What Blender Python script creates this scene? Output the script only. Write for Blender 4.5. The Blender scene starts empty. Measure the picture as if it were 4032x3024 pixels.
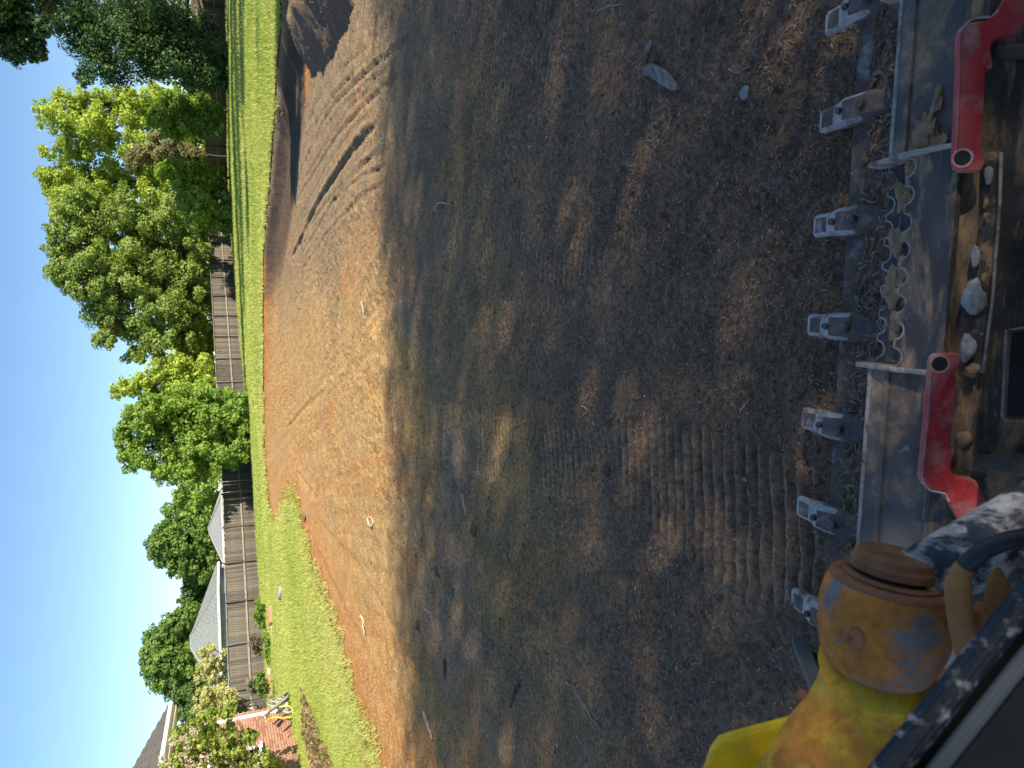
import bpy, bmesh, math, random
import numpy as np
from mathutils import Vector, Matrix

random.seed(7)
RNG = np.random.default_rng(11)
SC = bpy.context.scene
COL = SC.collection

# ------------------------------------------------------------------ camera
F_PX, PITCH, ROLL, EYE = 2800.0, math.radians(22.2), math.radians(2.0), 1.7
CF = np.array([0, math.cos(PITCH), -math.sin(PITCH)])
_R0 = np.array([1.0, 0, 0]); _U0 = np.array([0, math.sin(PITCH), math.cos(PITCH)])
CU = math.cos(ROLL) * _U0 + math.sin(ROLL) * _R0
CR = math.cos(ROLL) * _R0 - math.sin(ROLL) * _U0
CC = np.array([0, 0, EYE])
cam_d = bpy.data.cameras.new('camera'); cam = bpy.data.objects.new('camera', cam_d); COL.objects.link(cam)
cam_d.sensor_fit = 'HORIZONTAL'; cam_d.sensor_width = 36; cam_d.lens = 36 * F_PX / 4032
cam_d.clip_start = 0.02; cam_d.clip_end = 2000
_m = Matrix.Identity(4)
for i in range(3):                     # the phone was held upright, the picture lies on its side
    _m[i][0] = -CU[i]; _m[i][1] = CR[i]; _m[i][2] = -CF[i]; _m[i][3] = CC[i]
cam.matrix_world = _m
cam_d.dof.use_dof = True; cam_d.dof.focus_distance = 4.0; cam_d.dof.aperture_fstop = 9.0
SC.camera = cam

# ------------------------------------------------------------------ sky, sun, exposure
SUN_AZ, SUN_EL = math.radians(-38), math.radians(29)     # azimuth measured from +x towards +y
SUN_STR, SKY_STR, EXPO = 4.3, 0.088, 1.08
w = bpy.data.worlds.new('World'); SC.world = w; w.use_nodes = True
nt = w.node_tree; nt.nodes.clear()
sky = nt.nodes.new('ShaderNodeTexSky'); sky.sky_type = 'NISHITA'; sky.sun_disc = False
sky.sun_elevation = SUN_EL; sky.sun_rotation = math.pi / 2 - SUN_AZ
sky.air_density = 1.0; sky.dust_density = 0.15; sky.ozone_density = 4.0; sky.altitude = 1100
bg = nt.nodes.new('ShaderNodeBackground'); bg.inputs[1].default_value = SKY_STR
wo = nt.nodes.new('ShaderNodeOutputWorld')
nt.links.new(sky.outputs[0], bg.inputs[0]); nt.links.new(bg.outputs[0], wo.inputs[0])
sun_d = bpy.data.lights.new('sun', 'SUN'); sun_d.energy = SUN_STR; sun_d.angle = math.radians(0.55); sun_d.color = (1, 0.90, 0.74)
sun = bpy.data.objects.new('sun', sun_d); COL.objects.link(sun)
_sd = Vector((math.cos(SUN_AZ) * math.cos(SUN_EL), math.sin(SUN_AZ) * math.cos(SUN_EL), math.sin(SUN_EL)))
sun.rotation_euler = _sd.to_track_quat('Z', 'Y').to_euler(); sun.location = (30, 0, 30)
SC.view_settings.view_transform = 'Standard'; SC.view_settings.look = 'None'
SC.view_settings.exposure = EXPO; SC.view_settings.gamma = 1; SC.view_settings.use_curve_mapping = False
SC.cycles.max_bounces = 6; SC.cycles.transparent_max_bounces = 6

# ------------------------------------------------------------------ measuring helpers (photo pixel -> place)
def ray(x, y):
    return CF + CR * ((1512 - y) / F_PX) - CU * ((x - 2016) / F_PX)
def atz(x, y, z=0.0):
    d = ray(x, y); return CC + d * ((z - EYE) / d[2])
def aty(x, y, Y):
    d = ray(x, y); return CC + d * (Y / d[1])
def atx(x, y, X):
    d = ray(x, y); return CC + d * (X / d[0])
def atd(x, y, dep):
    return CC + ray(x, y) * dep
YAW = math.radians(7.1)
MX = np.array([math.cos(YAW), -math.sin(YAW), 0]); MY = np.array([math.sin(YAW), math.cos(YAW), 0]); MO = np.array([0.287, 1.6, 0])
def loc(p):
    q = np.asarray(p) - MO; return np.array([q @ MX, q @ MY, q[2]])
def mz(x, y, z): return loc(atz(x, y, z))
def mplane(x, y, p0, n):               # machine-frame plane
    c = loc(CC); d = ray(x, y); d = np.array([d @ MX, d @ MY, d[2]])
    n = np.asarray(n, float); return c + d * (((np.asarray(p0) - c) @ n) / (d @ n))
def md(x, y, dep): return loc(atd(x, y, dep))
def s2l(r, g, b):
    f = lambda c: (c / 255 / 12.92) if c / 255 <= 0.04045 else ((c / 255 + 0.055) / 1.055) ** 2.4
    return (f(r), f(g), f(b))

# ------------------------------------------------------------------ noise in numpy
def _hash(ix, iy, seed):
    h = (ix.astype(np.int64) * 374761393 + iy.astype(np.int64) * 668265263 + seed * 1442695041) & 0x7fffffff
    h = ((h ^ (h >> 13)) * 1274126177) & 0x7fffffff
    return ((h ^ (h >> 16)) & 0xffff) / 65535.0
def vnoise(x, y, seed=0):
    x0 = np.floor(x); y0 = np.floor(y); fx = x - x0; fy = y - y0
    fx = fx * fx * (3 - 2 * fx); fy = fy * fy * (3 - 2 * fy)
    a = _hash(x0, y0, seed); b = _hash(x0 + 1, y0, seed); c = _hash(x0, y0 + 1, seed); d = _hash(x0 + 1, y0 + 1, seed)
    return a + (b - a) * fx + (c - a) * fy + (a - b - c + d) * fx * fy
def fbm(x, y, oct=4, seed=0, gain=0.5):
    s = 0; a = 1; t = 0
    for i in range(oct):
        s = s + a * vnoise(x * 2 ** i + 17.3 * i, y * 2 ** i - 9.1 * i, seed + i); t += a; a *= gain
    return s / t
def sstep(a, b, x):
    t = np.clip((x - a) / (b - a), 0, 1); return t * t * (3 - 2 * t)
def polydist(px, py, pts):
    best = np.full(px.shape, 1e9); arc = np.zeros(px.shape); side = np.zeros(px.shape); s0 = 0
    for (x0, y0), (x1, y1) in zip(pts[:-1], pts[1:]):
        dx, dy = x1 - x0, y1 - y0; L = math.hypot(dx, dy)
        t = np.clip(((px - x0) * dx + (py - y0) * dy) / (L * L), 0, 1)
        ex = px - x0 - t * dx; ey = py - y0 - t * dy; d = np.hypot(ex, ey)
        m = d < best
        best = np.where(m, d, best); arc = np.where(m, s0 + t * L, arc)
        side = np.where(m, np.sign(dx * ey - dy * ex), side); s0 += L
    return best, arc, side
def inpoly(px, py, pts):
    r = np.zeros(px.shape, bool); n = len(pts)
    for i in range(n):
        x0, y0 = pts[i]; x1, y1 = pts[(i + 1) % n]
        if y0 == y1: continue
        c = (y0 > py) != (y1 > py)
        r ^= c & (px < (x1 - x0) * (py - y0) / (y1 - y0) + x0)
    return r

# ------------------------------------------------------------------ objects
def tag(o, label=None, cat=None, group=None, kind=None):
    if label: o['label'] = label
    if cat: o['category'] = cat
    if group: o['group'] = group
    if kind: o['kind'] = kind
    return o
def empty(name, loc_=(0, 0, 0), rz=0.0):
    o = bpy.data.objects.new(name, None); COL.objects.link(o); o.location = loc_; o.rotation_euler = (0, 0, rz)
    o.empty_display_size = 0.1; return o
def np_mesh(name, V, quads=None, tris=None, mat=None, parent=None, col=None, smooth=False):
    me = bpy.data.meshes.new(name)
    V = np.asarray(V, np.float32)
    me.vertices.add(len(V)); me.vertices.foreach_set('co', V.ravel())
    li = []; ls = []; n = 0
    if quads is not None and len(quads):
        q = np.asarray(quads, np.int32); li.append(q.ravel()); ls.append(np.arange(len(q), dtype=np.int32) * 4); n = len(q) * 4
    if tris is not None and len(tris):
        t = np.asarray(tris, np.int32); li.append(t.ravel()); ls.append(n + np.arange(len(t), dtype=np.int32) * 3)
    li = np.concatenate(li); ls = np.concatenate(ls)
    me.loops.add(len(li)); me.loops.foreach_set('vertex_index', li)
    me.polygons.add(len(ls)); me.polygons.foreach_set('loop_start', ls)
    if smooth: me.polygons.foreach_set('use_smooth', np.ones(len(ls), bool))
    me.update(calc_edges=True)
    if col is not None:
        a = me.color_attributes.new('Col', 'FLOAT_COLOR', 'POINT')
        c = np.ones((len(V), 4), np.float32); c[:, :3] = col
        a.data.foreach_set('color', c.ravel())
    if mat: me.materials.append(mat)
    o = bpy.data.objects.new(name, me); COL.objects.link(o)
    if parent: o.parent = parent
    return o
class MB:
    def __init__(s): s.v = []; s.f = []
    def add(s, vs, fs):
        b = len(s.v); s.v += [tuple(map(float, p)) for p in vs]; s.f += [[i + b for i in f] for f in fs]; return s
    def box(s, c, d, R=None):
        R = R or Matrix.Identity(3); c = Vector(c)
        vs = [c + R @ Vector((sx * d[0] / 2, sy * d[1] / 2, sz * d[2] / 2)) for sx in (-1, 1) for sy in (-1, 1) for sz in (-1, 1)]
        return s.add(vs, [(0, 1, 3, 2), (4, 6, 7, 5), (0, 4, 5, 1), (2, 3, 7, 6), (0, 2, 6, 4), (1, 5, 7, 3)])
    def bar(s, a, b, w_, h_, up=(0, 0, 1)):
        a = Vector(a); b = Vector(b); y = (b - a); L = y.length; y.normalize()
        x = y.cross(Vector(up)).normalized(); z = x.cross(y)
        R = Matrix((x, y, z)).transposed(); return s.box((a + b) / 2, (w_, L, h_), R)
    def tube(s, pts, rad, n=10, cap=True):
        pts = [Vector(p) for p in pts]; k = len(pts)
        if not hasattr(rad, '__len__'): rad = [rad] * k
        base = len(s.v); prev = None
        for i, p in enumerate(pts):
            d = (pts[min(i + 1, k - 1)] - pts[max(i - 1, 0)]).normalized()
            ref = prev if prev is not None else (Vector((0, 0, 1)) if abs(d.z) < 0.9 else Vector((1, 0, 0)))
            x = (ref - d * ref.dot(d)).normalized(); y = d.cross(x); prev = x
            for j in range(n):
                a = 2 * math.pi * j / n; s.v.append(tuple(p + (x * math.cos(a) + y * math.sin(a)) * rad[i]))
        for i in range(k - 1):
            for j in range(n):
                a = base + i * n + j; b = base + i * n + (j + 1) % n; s.f.append([a, b, b + n, a + n])
        if cap:
            s.f.append([base + j for j in range(n)][::-1]); s.f.append([base + (k - 1) * n + j for j in range(n)])
        return s
    def prism(s, poly, off):
        k = len(poly); off = Vector(off); P = [Vector(p) for p in poly]; Q = [p + off for p in P]
        return s.add(P + Q, [list(range(k))[::-1], [k + i for i in range(k)]] + [[i, (i + 1) % k, k + (i + 1) % k, k + i] for i in range(k)])
    def build(s, name, mat, parent=None, smooth=False, bevel=0, seg=2, fix=True):
        me = bpy.data.meshes.new(name); me.from_pydata(s.v, [], s.f); me.update()
        if fix:
            bm = bmesh.new(); bm.from_mesh(me); bmesh.ops.recalc_face_normals(bm, faces=bm.faces); bm.to_mesh(me); bm.free()
        if smooth:
            for p in me.polygons: p.use_smooth = True
        me.materials.append(mat)
        o = bpy.data.objects.new(name, me); COL.objects.link(o)
        if parent: o.parent = parent
        if bevel:
            b = o.modifiers.new('bevel', 'BEVEL'); b.width = bevel; b.segments = seg; b.limit_method = 'ANGLE'; b.angle_limit = math.radians(35)
        return o
def link_copy(src, parent, matrix=None):
    o = src.copy(); COL.objects.link(o); o.parent = parent
    if matrix is not None: o.matrix_local = matrix
    return o

# ------------------------------------------------------------------ materials
def newmat(name):
    m = bpy.data.materials.new(name); m.use_nodes = True; t = m.node_tree; t.nodes.clear()
    out = t.nodes.new('ShaderNodeOutputMaterial'); return m, t, out
def N(t, typ, **kw):
    n = t.nodes.new(typ)
    for k, v in kw.items():
        if k in n.inputs: n.inputs[k].default_value = v
        else: setattr(n, k, v)
    return n
def L(t, a, b): t.links.new(a, b)
def ramp(t, fac, stops):
    r = t.nodes.new('ShaderNodeValToRGB'); e = r.color_ramp.elements
    while len(e) < len(stops): e.new(0.5)
    for el, (p, c) in zip(e, stops): el.position = p; el.color = (*c, 1)
    L(t, fac, r.inputs[0]); return r
def noise(t, scale, detail=4, rough=0.55, co='Object', stretch=None, dist=0.0):
    tc = t.nodes.new('ShaderNodeTexCoord'); n = t.nodes.new('ShaderNodeTexNoise')
    n.inputs['Scale'].default_value = scale; n.inputs['Detail'].default_value = detail; n.inputs['Roughness'].default_value = rough; n.inputs['Distortion'].default_value = dist
    src = tc.outputs[co]
    if stretch:
        mp = t.nodes.new('ShaderNodeMapping'); mp.inputs['Scale'].default_value = stretch; L(t, src, mp.inputs[0]); src = mp.outputs[0]
    L(t, src, n.inputs['Vector']); return n
def mixc(t, fac, a, b, mode='MIX'):
    m = t.nodes.new('ShaderNodeMix'); m.data_type = 'RGBA'; m.blend_type = mode
    if hasattr(fac, 'is_linked') or hasattr(fac, 'node'): L(t, fac, m.inputs[0])
    else: m.inputs[0].default_value = fac
    for v, i in ((a, 6), (b, 7)):
        if hasattr(v, 'node'): L(t, v, m.inputs[i])
        else: m.inputs[i].default_value = (*v, 1)
    return m.outputs[2]
def bumpn(t, h, strength, dist=0.01):
    b = t.nodes.new('ShaderNodeBump'); b.inputs['Strength'].default_value = strength; b.inputs['Distance'].default_value = dist
    L(t, h, b.inputs['Height']); return b.outputs[0]
def simple(name, ca, cb, scale=6, rough=0.7, metal=0.0, bump=0.2, bscale=40, stretch=None, spec=0.5, bdist=0.01):
    m, t, out = newmat(name); p = t.nodes.new('ShaderNodeBsdfPrincipled'); L(t, p.outputs[0], out.inputs[0])
    n = noise(t, scale, 6, 0.6, stretch=stretch); r = ramp(t, n.outputs[0], [(0.3, ca), (0.7, cb)]); L(t, r.outputs[0], p.inputs['Base Color'])
    p.inputs['Roughness'].default_value = rough; p.inputs['Metallic'].default_value = metal; p.inputs['Specular IOR Level'].default_value = spec
    if bump:
        b = noise(t, bscale, 5, 0.65, stretch=stretch); L(t, bumpn(t, b.outputs[0], bump, bdist), p.inputs['Normal'])
    return m
def vcolmat(name, rough=0.95, bump=0.6, bscale=60, bdist=0.01, var=0.5, spec=0.2, coarse=0):
    m, t, out = newmat(name); p = t.nodes.new('ShaderNodeBsdfPrincipled'); L(t, p.outputs[0], out.inputs[0])
    a = t.nodes.new('ShaderNodeVertexColor'); a.layer_name = 'Col'
    n = noise(t, bscale * 0.7, 6, 0.7); r = ramp(t, n.outputs[0], [(0.25, (1 - var,) * 3), (0.75, (1 + var,) * 3)])
    L(t, mixc(t, 1.0, a.outputs[0], r.outputs[0], 'MULTIPLY'), p.inputs['Base Color'])
    p.inputs['Roughness'].default_value = rough; p.inputs['Specular IOR Level'].default_value = spec
    if bump:
        b = noise(t, bscale, 8, 0.75); nb = t.nodes.new('ShaderNodeBump'); nb.inputs['Strength'].default_value = bump; nb.inputs['Distance'].default_value = bdist; L(t, b.outputs[0], nb.inputs['Height'])
        if coarse:
            b2 = noise(t, coarse, 5, 0.7); nb2 = t.nodes.new('ShaderNodeBump'); nb2.inputs['Strength'].default_value = .8; nb2.inputs['Distance'].default_value = .045; L(t, b2.outputs[0], nb2.inputs['Height']); L(t, nb2.outputs[0], nb.inputs['Normal'])
        L(t, nb.outputs[0], p.inputs['Normal'])
    return m
def leafmat(name, trans=0.35, tint=(1.25, 1.2, 0.6)):
    m, t, out = newmat(name); a = t.nodes.new('ShaderNodeVertexColor'); a.layer_name = 'Col'
    d = t.nodes.new('ShaderNodeBsdfPrincipled'); d.inputs['Roughness'].default_value = 0.55; d.inputs['Specular IOR Level'].default_value = 0.35
    tr = t.nodes.new('ShaderNodeBsdfTranslucent'); mx = t.nodes.new('ShaderNodeMixShader'); mx.inputs[0].default_value = trans
    L(t, a.outputs[0], d.inputs['Base Color'])
    L(t, mixc(t, 1.0, a.outputs[0], tint, 'MULTIPLY'), tr.inputs[0])
    L(t, d.outputs[0], mx.inputs[1]); L(t, tr.outputs[0], mx.inputs[2]); L(t, mx.outputs[0], out.inputs[0]); return m
def dirty(name, base, dirt, amount=0.5, scale=9, rough=0.45, dscale=50, metal=0.0, stretch=None, edge=None, spots=None, bump=0.25):
    """painted steel with caked dirt (and pale chips or spatter)"""
    m, t, out = newmat(name); p = t.nodes.new('ShaderNodeBsdfPrincipled'); L(t, p.outputs[0], out.inputs[0])
    n = noise(t, scale, 8, 0.68, stretch=stretch, dist=0.4); f = ramp(t, n.outputs[0], [(1 - amount - 0.07, (0, 0, 0)), (1 - amount + 0.05, (1, 1, 1))])
    v = noise(t, scale * 2.3, 5, 0.6); bb = ramp(t, v.outputs[0], [(0.3, tuple(c * 0.7 for c in base)), (0.7, tuple(min(1, c * 1.35) for c in base))])
    dd = ramp(t, noise(t, dscale, 6, 0.7).outputs[0], [(0.3, tuple(c * 0.6 for c in dirt)), (0.7, tuple(min(1, c * 1.3) for c in dirt))])
    c = mixc(t, f.outputs[0], bb.outputs[0], dd.outputs[0])
    if spots:
        vs = noise(t, spots[1], 3, 0.6, stretch=spots[3] if len(spots) > 3 else None); sf = ramp(t, vs.outputs[0], [(spots[2], (0, 0, 0)), (spots[2] + 0.06, (1, 1, 1))])
        c = mixc(t, sf.outputs[0], c, spots[0])
    if edge:
        g = t.nodes.new('ShaderNodeNewGeometry'); ef = ramp(t, g.outputs['Pointiness'], [(0.53, (0, 0, 0)), (0.60, (1, 1, 1))]); c = mixc(t, ef.outputs[0], c, edge)
    L(t, c, p.inputs['Base Color'])
    rr = ramp(t, f.outputs[0], [(0, (rough,) * 3), (1, (0.95,) * 3)]); L(t, rr.outputs[0], p.inputs['Roughness'])
    p.inputs['Metallic'].default_value = metal; p.inputs['Specular IOR Level'].default_value = .3
    b = noise(t, dscale, 6, 0.7); mm = N(t, 'ShaderNodeMath', operation='MULTIPLY'); L(t, b.outputs[0], mm.inputs[0]); L(t, f.outputs[0], mm.inputs[1])
    L(t, bumpn(t, mm.outputs[0], bump, 0.008), p.inputs['Normal']); return m

TAN_DIRT = (0.42, 0.28, 0.16)
M = {}
M['soil'] = vcolmat('soil', bump=0.9, bscale=55, bdist=0.016, var=0.72, coarse=14)
M['chips'] = vcolmat('soil_chips', bump=0.4, bscale=90, bdist=0.003, var=0.3)
M['lawn'] = vcolmat('lawn', bump=0.8, bscale=14, bdist=0.04, var=0.25)
M['grass'] = leafmat('grass_blades', 0.3)
M['leaf'] = leafmat('leaves', 0.42)
M['leaf_dark'] = leafmat('dark_needles', 0.2)
M['bark'] = simple('bark', (0.055, 0.045, 0.035), (0.14, 0.115, 0.09), 8, 0.95, bump=0.8, bscale=25, stretch=(1, 1, 0.2))
M['fence'] = simple('weathered_boards', (0.04, 0.034, 0.028), (0.19, 0.165, 0.135), 5, 0.9, bump=0.5, bscale=30, stretch=(4, 4, 0.35))
_t = M['fence'].node_tree; _p = [n for n in _t.nodes if n.type == 'BSDF_PRINCIPLED'][0]; _oi = _t.nodes.new('ShaderNodeObjectInfo'); _rr = ramp(_t, _oi.outputs['Random'], [(0, (.55, .55, .55)), (1, (1.25, 1.2, 1.15))]); _src = _p.inputs['Base Color'].links[0].from_socket; L(_t, mixc(_t, 1.0, _src, _rr.outputs[0], 'MULTIPLY'), _p.inputs['Base Color'])
M['fence_pale'] = simple('sun_bleached_rail', (0.17, 0.15, 0.125), (0.32, 0.285, 0.24), 8, 0.9, bump=0.4, bscale=30)
M['steel_black'] = dirty('black_painted_steel', (0.075, 0.072, 0.07), TAN_DIRT, 0.44, 7, 0.62, 60, stretch=(0.7, 2.2, 2.2), spots=((0.3, 0.28, 0.26), 26, 0.66, (0.5, 3, 3)))
M['steel_lip'] = dirty('dusty_black_lip', (0.14, 0.12, 0.105), TAN_DIRT, 0.43, 6, 0.75, 55, spots=((0.32, 0.28, 0.24), 30, 0.68))
M['steel_edge'] = dirty('worn_pale_edge', (0.42, 0.36, 0.30), (0.16, 0.13, 0.11), 0.42, 20, 0.55, 80)
M['steel_worn'] = dirty('worn_bare_steel', (0.30, 0.285, 0.265), (0.16, 0.12, 0.09), 0.58, 18, 0.5, 80)
M['tooth'] = dirty('worn_tooth_steel', (0.44, 0.43, 0.41), (0.22, 0.165, 0.13), 0.45, 18, 0.42, 70, metal=0.1, edge=(0.6, 0.66, 0.7))
M['tooth_hub'] = dirty('caked_tooth_hub', (0.16, 0.13, 0.11), (0.40, 0.29, 0.23), 0.43, 22, 0.8, 90, bump=0.8)
M['bolt'] = dirty('dirty_bolt', (0.16, 0.15, 0.15), (0.16, 0.11, 0.09), 0.5, 40, 0.5, 90, metal=0.4)
M['red'] = dirty('faded_red_paint', (0.50, 0.035, 0.038), (0.50, 0.22, 0.17), 0.44, 10, 0.6, 60, edge=(0.5, 0.3, 0.28))
M['red_edge'] = dirty('worn_red_edge', (0.68, 0.24, 0.22), (0.5, 0.42, 0.4), 0.5, 30, 0.5, 60)
M['rust'] = simple('rust', (0.22, 0.085, 0.04), (0.42, 0.18, 0.085), 30, 0.9, bump=0.5, bscale=90, bdist=0.004)
M['boss'] = dirty('mud_coated_boss', (0.22, 0.20, 0.19), (0.62, 0.225, 0.045), 0.55, 11, 0.6, 40, spots=((0.3, 0.15, 0.06), 60, 0.7))
M['yellow'] = dirty('yellow_paint', (0.93, 0.46, 0.02), (0.66, 0.25, 0.045), 0.49, 9, 0.38, 40, spots=((0.85, 0.66, 0.3), 45, 0.70), bump=0.15)
M['yellow_clean'] = dirty('clean_yellow_paint', (0.96, 0.52, 0.012), (0.88, 0.5, 0.08), 0.34, 6, 0.33, 40, spots=((0.9, 0.75, 0.35), 40, 0.72), bump=0.1)
M['barrel'] = dirty('spattered_black_barrel', (0.035, 0.042, 0.055), (0.5, 0.47, 0.44), 0.47, 34, 0.35, 60, stretch=(1, 0.4, 1))
M['cabbar'] = dirty('spattered_cab_bar', (0.024, 0.03, 0.042), (0.6, 0.5, 0.42), 0.395, 75, 0.32, 70)
M['rubber'] = simple('black_rubber', (0.008, 0.008, 0.009), (0.018, 0.018, 0.02), 20, 0.8, bump=0.2)
M['trimgrey'] = simple('grey_plastic_trim', (0.10, 0.102, 0.105), (0.14, 0.142, 0.145), 12, 0.55, bump=0.1)
M['hose'] = simple('hydraulic_hose', (0.012, 0.012, 0.014), (0.05, 0.047, 0.045), 40, 0.5, bump=0.2)
M['mudclay'] = simple('orange_mud', (0.34, 0.125, 0.03), (0.56, 0.25, 0.085), 12, 0.9, bump=0.5)
M['concrete_lump'] = simple('pale_dried_lump', (0.30, 0.28, 0.26), (0.62, 0.59, 0.55), 60, 0.95, bump=0.9, bscale=120, bdist=0.006)
M['clay_lump'] = simple('tan_clay_lump', (0.30, 0.18, 0.09), (0.5, 0.33, 0.18), 60, 0.95, bump=0.9, bscale=120, bdist=0.006)
M['decal'] = simple('white_decal', (0.7, 0.7, 0.66), (0.8, 0.8, 0.78), 12, 0.5, bump=0)
M['decal_y'] = simple('decal_yellow', (0.75, 0.6, 0.04), (0.8, 0.66, 0.06), 12, 0.5, bump=0)
M['black'] = simple('decal_black', (0.01, 0.01, 0.01), (0.02, 0.02, 0.02), 12, 0.6, bump=0)
M['brick'] = simple('brick', (0.35, 0.165, 0.10), (0.52, 0.30, 0.20), 3, 0.9, bump=0.4, bscale=60)
M['brick_b'] = simple('brick_darker', (0.25, 0.115, 0.075), (0.40, 0.20, 0.13), 3, 0.9, bump=0.4, bscale=60)
M['mortar'] = simple('mortar', (0.33, 0.30, 0.26), (0.45, 0.42, 0.37), 12, 0.95, bump=0.3)
M['white'] = simple('white_trim', (0.68, 0.68, 0.67), (0.8, 0.8, 0.79), 3, 0.5, bump=0.05)
M['glass'] = simple('window_glass', (0.03, 0.04, 0.05), (0.06, 0.07, 0.08), 2, 0.08, bump=0)
M['shingle'] = simple('brown_grey_shingle', (0.07, 0.062, 0.055), (0.16, 0.145, 0.125), 9, 0.95, bump=0.5, bscale=80)
M['shingle_g'] = simple('green_grey_shingle', (0.22, 0.245, 0.225), (0.36, 0.39, 0.355), 7, 0.95, bump=0.5, bscale=60)
M['shingle_l'] = simple('light_grey_shingle', (0.24, 0.235, 0.225), (0.38, 0.37, 0.36), 7, 0.95, bump=0.5, bscale=60)
M['siding'] = simple('blue_grey_siding', (0.17, 0.22, 0.27), (0.23, 0.28, 0.33), 3, 0.6, bump=0.1)
M['wood_grey'] = simple('grey_split_wood', (0.14, 0.12, 0.10), (0.36, 0.33, 0.29), 16, 0.85, bump=0.8, bscale=50, stretch=(0.25, 3, 3), bdist=0.006)
M['root_pale'] = simple('pale_root', (0.38, 0.29, 0.19), (0.62, 0.50, 0.36), 30, 0.9, bump=0.4, bscale=90, bdist=0.003)
M['root_dull'] = simple('dull_root', (0.22, 0.17, 0.12), (0.40, 0.33, 0.25), 30, 0.9, bump=0)
M['root_dark'] = simple('dark_stick', (0.045, 0.035, 0.028), (0.13, 0.10, 0.08), 30, 0.9, bump=0.5, bscale=90, bdist=0.003)
M['pebble'] = simple('clay_pebble', (0.17, 0.085, 0.055), (0.34, 0.19, 0.13), 40, 0.9, bump=0.5, bscale=90, bdist=0.003)
M['stone'] = simple('grey_stone', (0.24, 0.22, 0.2), (0.5, 0.47, 0.44), 8, 0.9, bump=0.5, bscale=40)
M['clod'] = simple('dark_clod', (0.09, 0.065, 0.045), (0.20, 0.15, 0.10), 40, 0.98, bump=1.0, bscale=90, bdist=0.006)
M['cart'] = simple('weathered_grey_iron', (0.26, 0.25, 0.24), (0.5, 0.49, 0.47), 6, 0.6, bump=0.2)
M['dark'] = simple('dark_backing', (0.015, 0.015, 0.017), (0.03, 0.03, 0.032), 6, 0.8, bump=0)
M['yhose'] = simple('yellow_hose', (0.7, 0.55, 0.04), (0.8, 0.65, 0.08), 6, 0.5, bump=0)
M['terracotta'] = simple('terracotta', (0.36, 0.16, 0.09), (0.5, 0.26, 0.15), 8, 0.9, bump=0.3)
M['paint_house'] = simple('painted_wall', (0.5, 0.46, 0.4), (0.58, 0.54, 0.48), 2, 0.8, bump=0.1)

# ------------------------------------------------------------------ terrain
def P2(x, y, h=0.0): p = atz(x, y, h); return (p[0], p[1])
EDGE_PX = [(1113, -160, .34), (1113, 0, .33), (1104, 145, .32), (1094, 289, .30), (1090, 434, .28), (1080, 600, .25), (1070, 750, .22), (1060, 850, .19),
           (1052, 1000, .15), (1050, 1300, .10), (1050, 1600, .05), (1052, 1693, .02), (1055, 1789, 0), (1063, 1910, 0), (1075, 2054, 0), (1086, 2106, 0), (1100, 2085, 0), (1125, 2020, 0),
           (1159, 1972, 0), (1175, 1985, 0), (1193, 2020, 0), (1212, 2103, 0), (1246, 2224, 0), (1280, 2320, 0), (1308, 2393, 0), (1328, 2455, 0), (1366, 2552, 0),
           (1386, 2658, 0), (1410, 2745, 0), (1434, 2851, 0), (1472, 2947, 0), (1506, 3024, 0), (1560, 3160, 0)]
EDGE = [P2(*e) for e in EDGE_PX]
LAWN_POLY = [(60, 5), (30, 8), (14, 12.5)] + EDGE + [(-7, 4), (-60, -5), (-90, 140), (110, 140)]
HEAP = [(x, y) for x, y in [P2(1225, 285), P2(1300, 235), P2(1345, 130), P2(1392, 20), (5.6, 8.0), (7.4, 8.0), (8.6, 10.5), (8.2, 13.4), P2(1208, 60)]]
HEAPC = (6.7, 11.1)
FURROWS = [  # photo-measured ruts (pixels), depth, width
    ([(1150, 1010), (1250, 790), (1400, 560), (1500, 455)], .050, .055), ([(1160, 800), (1330, 520), (1501, 337), (1593, 275)], .030, .040),
    ([(1175, 690), (1300, 420), (1434, 284), (1559, 178), (1675, 101)], .034, .040), ([(1180, 620), (1250, 470), (1330, 350), (1420, 250)], .022, .035),
    ([(1193, 520), (1230, 440), (1245, 400), (1300, 300)], .030, .045), ([(1170, 880), (1290, 640), (1390, 500), (1470, 430)], .018, .030),
    ([(1165, 760), (1260, 600), (1370, 440)], .018, .03), ([(1170, 960), (1280, 800), (1420, 640), (1560, 560)], .016, .04),
    ([(1185, 1060), (1300, 900), (1430, 760), (1560, 690)], .014, .05), ([(1430, 150), (1480, 130), (1600, 20)], .02, .035), ([(1190, 560), (1300, 385), (1400, 270)], .02, .03),
    ([(1120, 2150), (1200, 2270), (1300, 2480), (1420, 2760), (1500, 2950)], .02, .10), ([(1230, 2080), (1330, 2300), (1480, 2620), (1600, 2850)], .02, .10),
    ([(1260, 2050), (1400, 2200), (1560, 2480), (1700, 2760)], .015, .09), ([(1500, 2050), (1650, 2300), (1850, 2650), (2050, 2980)], .015, .08),
    ([(1650, 2150), (1900, 2480), (2200, 2850)], .018, .07), ([(1900, 2250), (2150, 2480), (2450, 2750), (2700, 2960)], .02, .06), ([(1090, 1300), (1100, 900)], .02, .06),
    ([(1105, 1500), (1115, 1000)], .02, .08), ([(1080, 1750), (1085, 1300)], .02, .08), ([(1130, 1700), (1180, 1850), (1250, 1960)], .02, .08), ([(1120, 1690), (1200, 1600), (1290, 1520)], .02, .08)]
FURROWS += [([(1200, 700), (1280, 560), (1390, 400), (1480, 330)], .02, .03), ([(1240, 560), (1330, 430), (1450, 320), (1570, 230)], .02, .03), ([(1290, 330), (1380, 230), (1480, 150)], .022, .03), ([(1180, 1010), (1330, 760), (1470, 600), (1540, 540)], .02, .04), ([(1300, 800), (1420, 690), (1540, 640)], .02, .04)]
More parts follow.
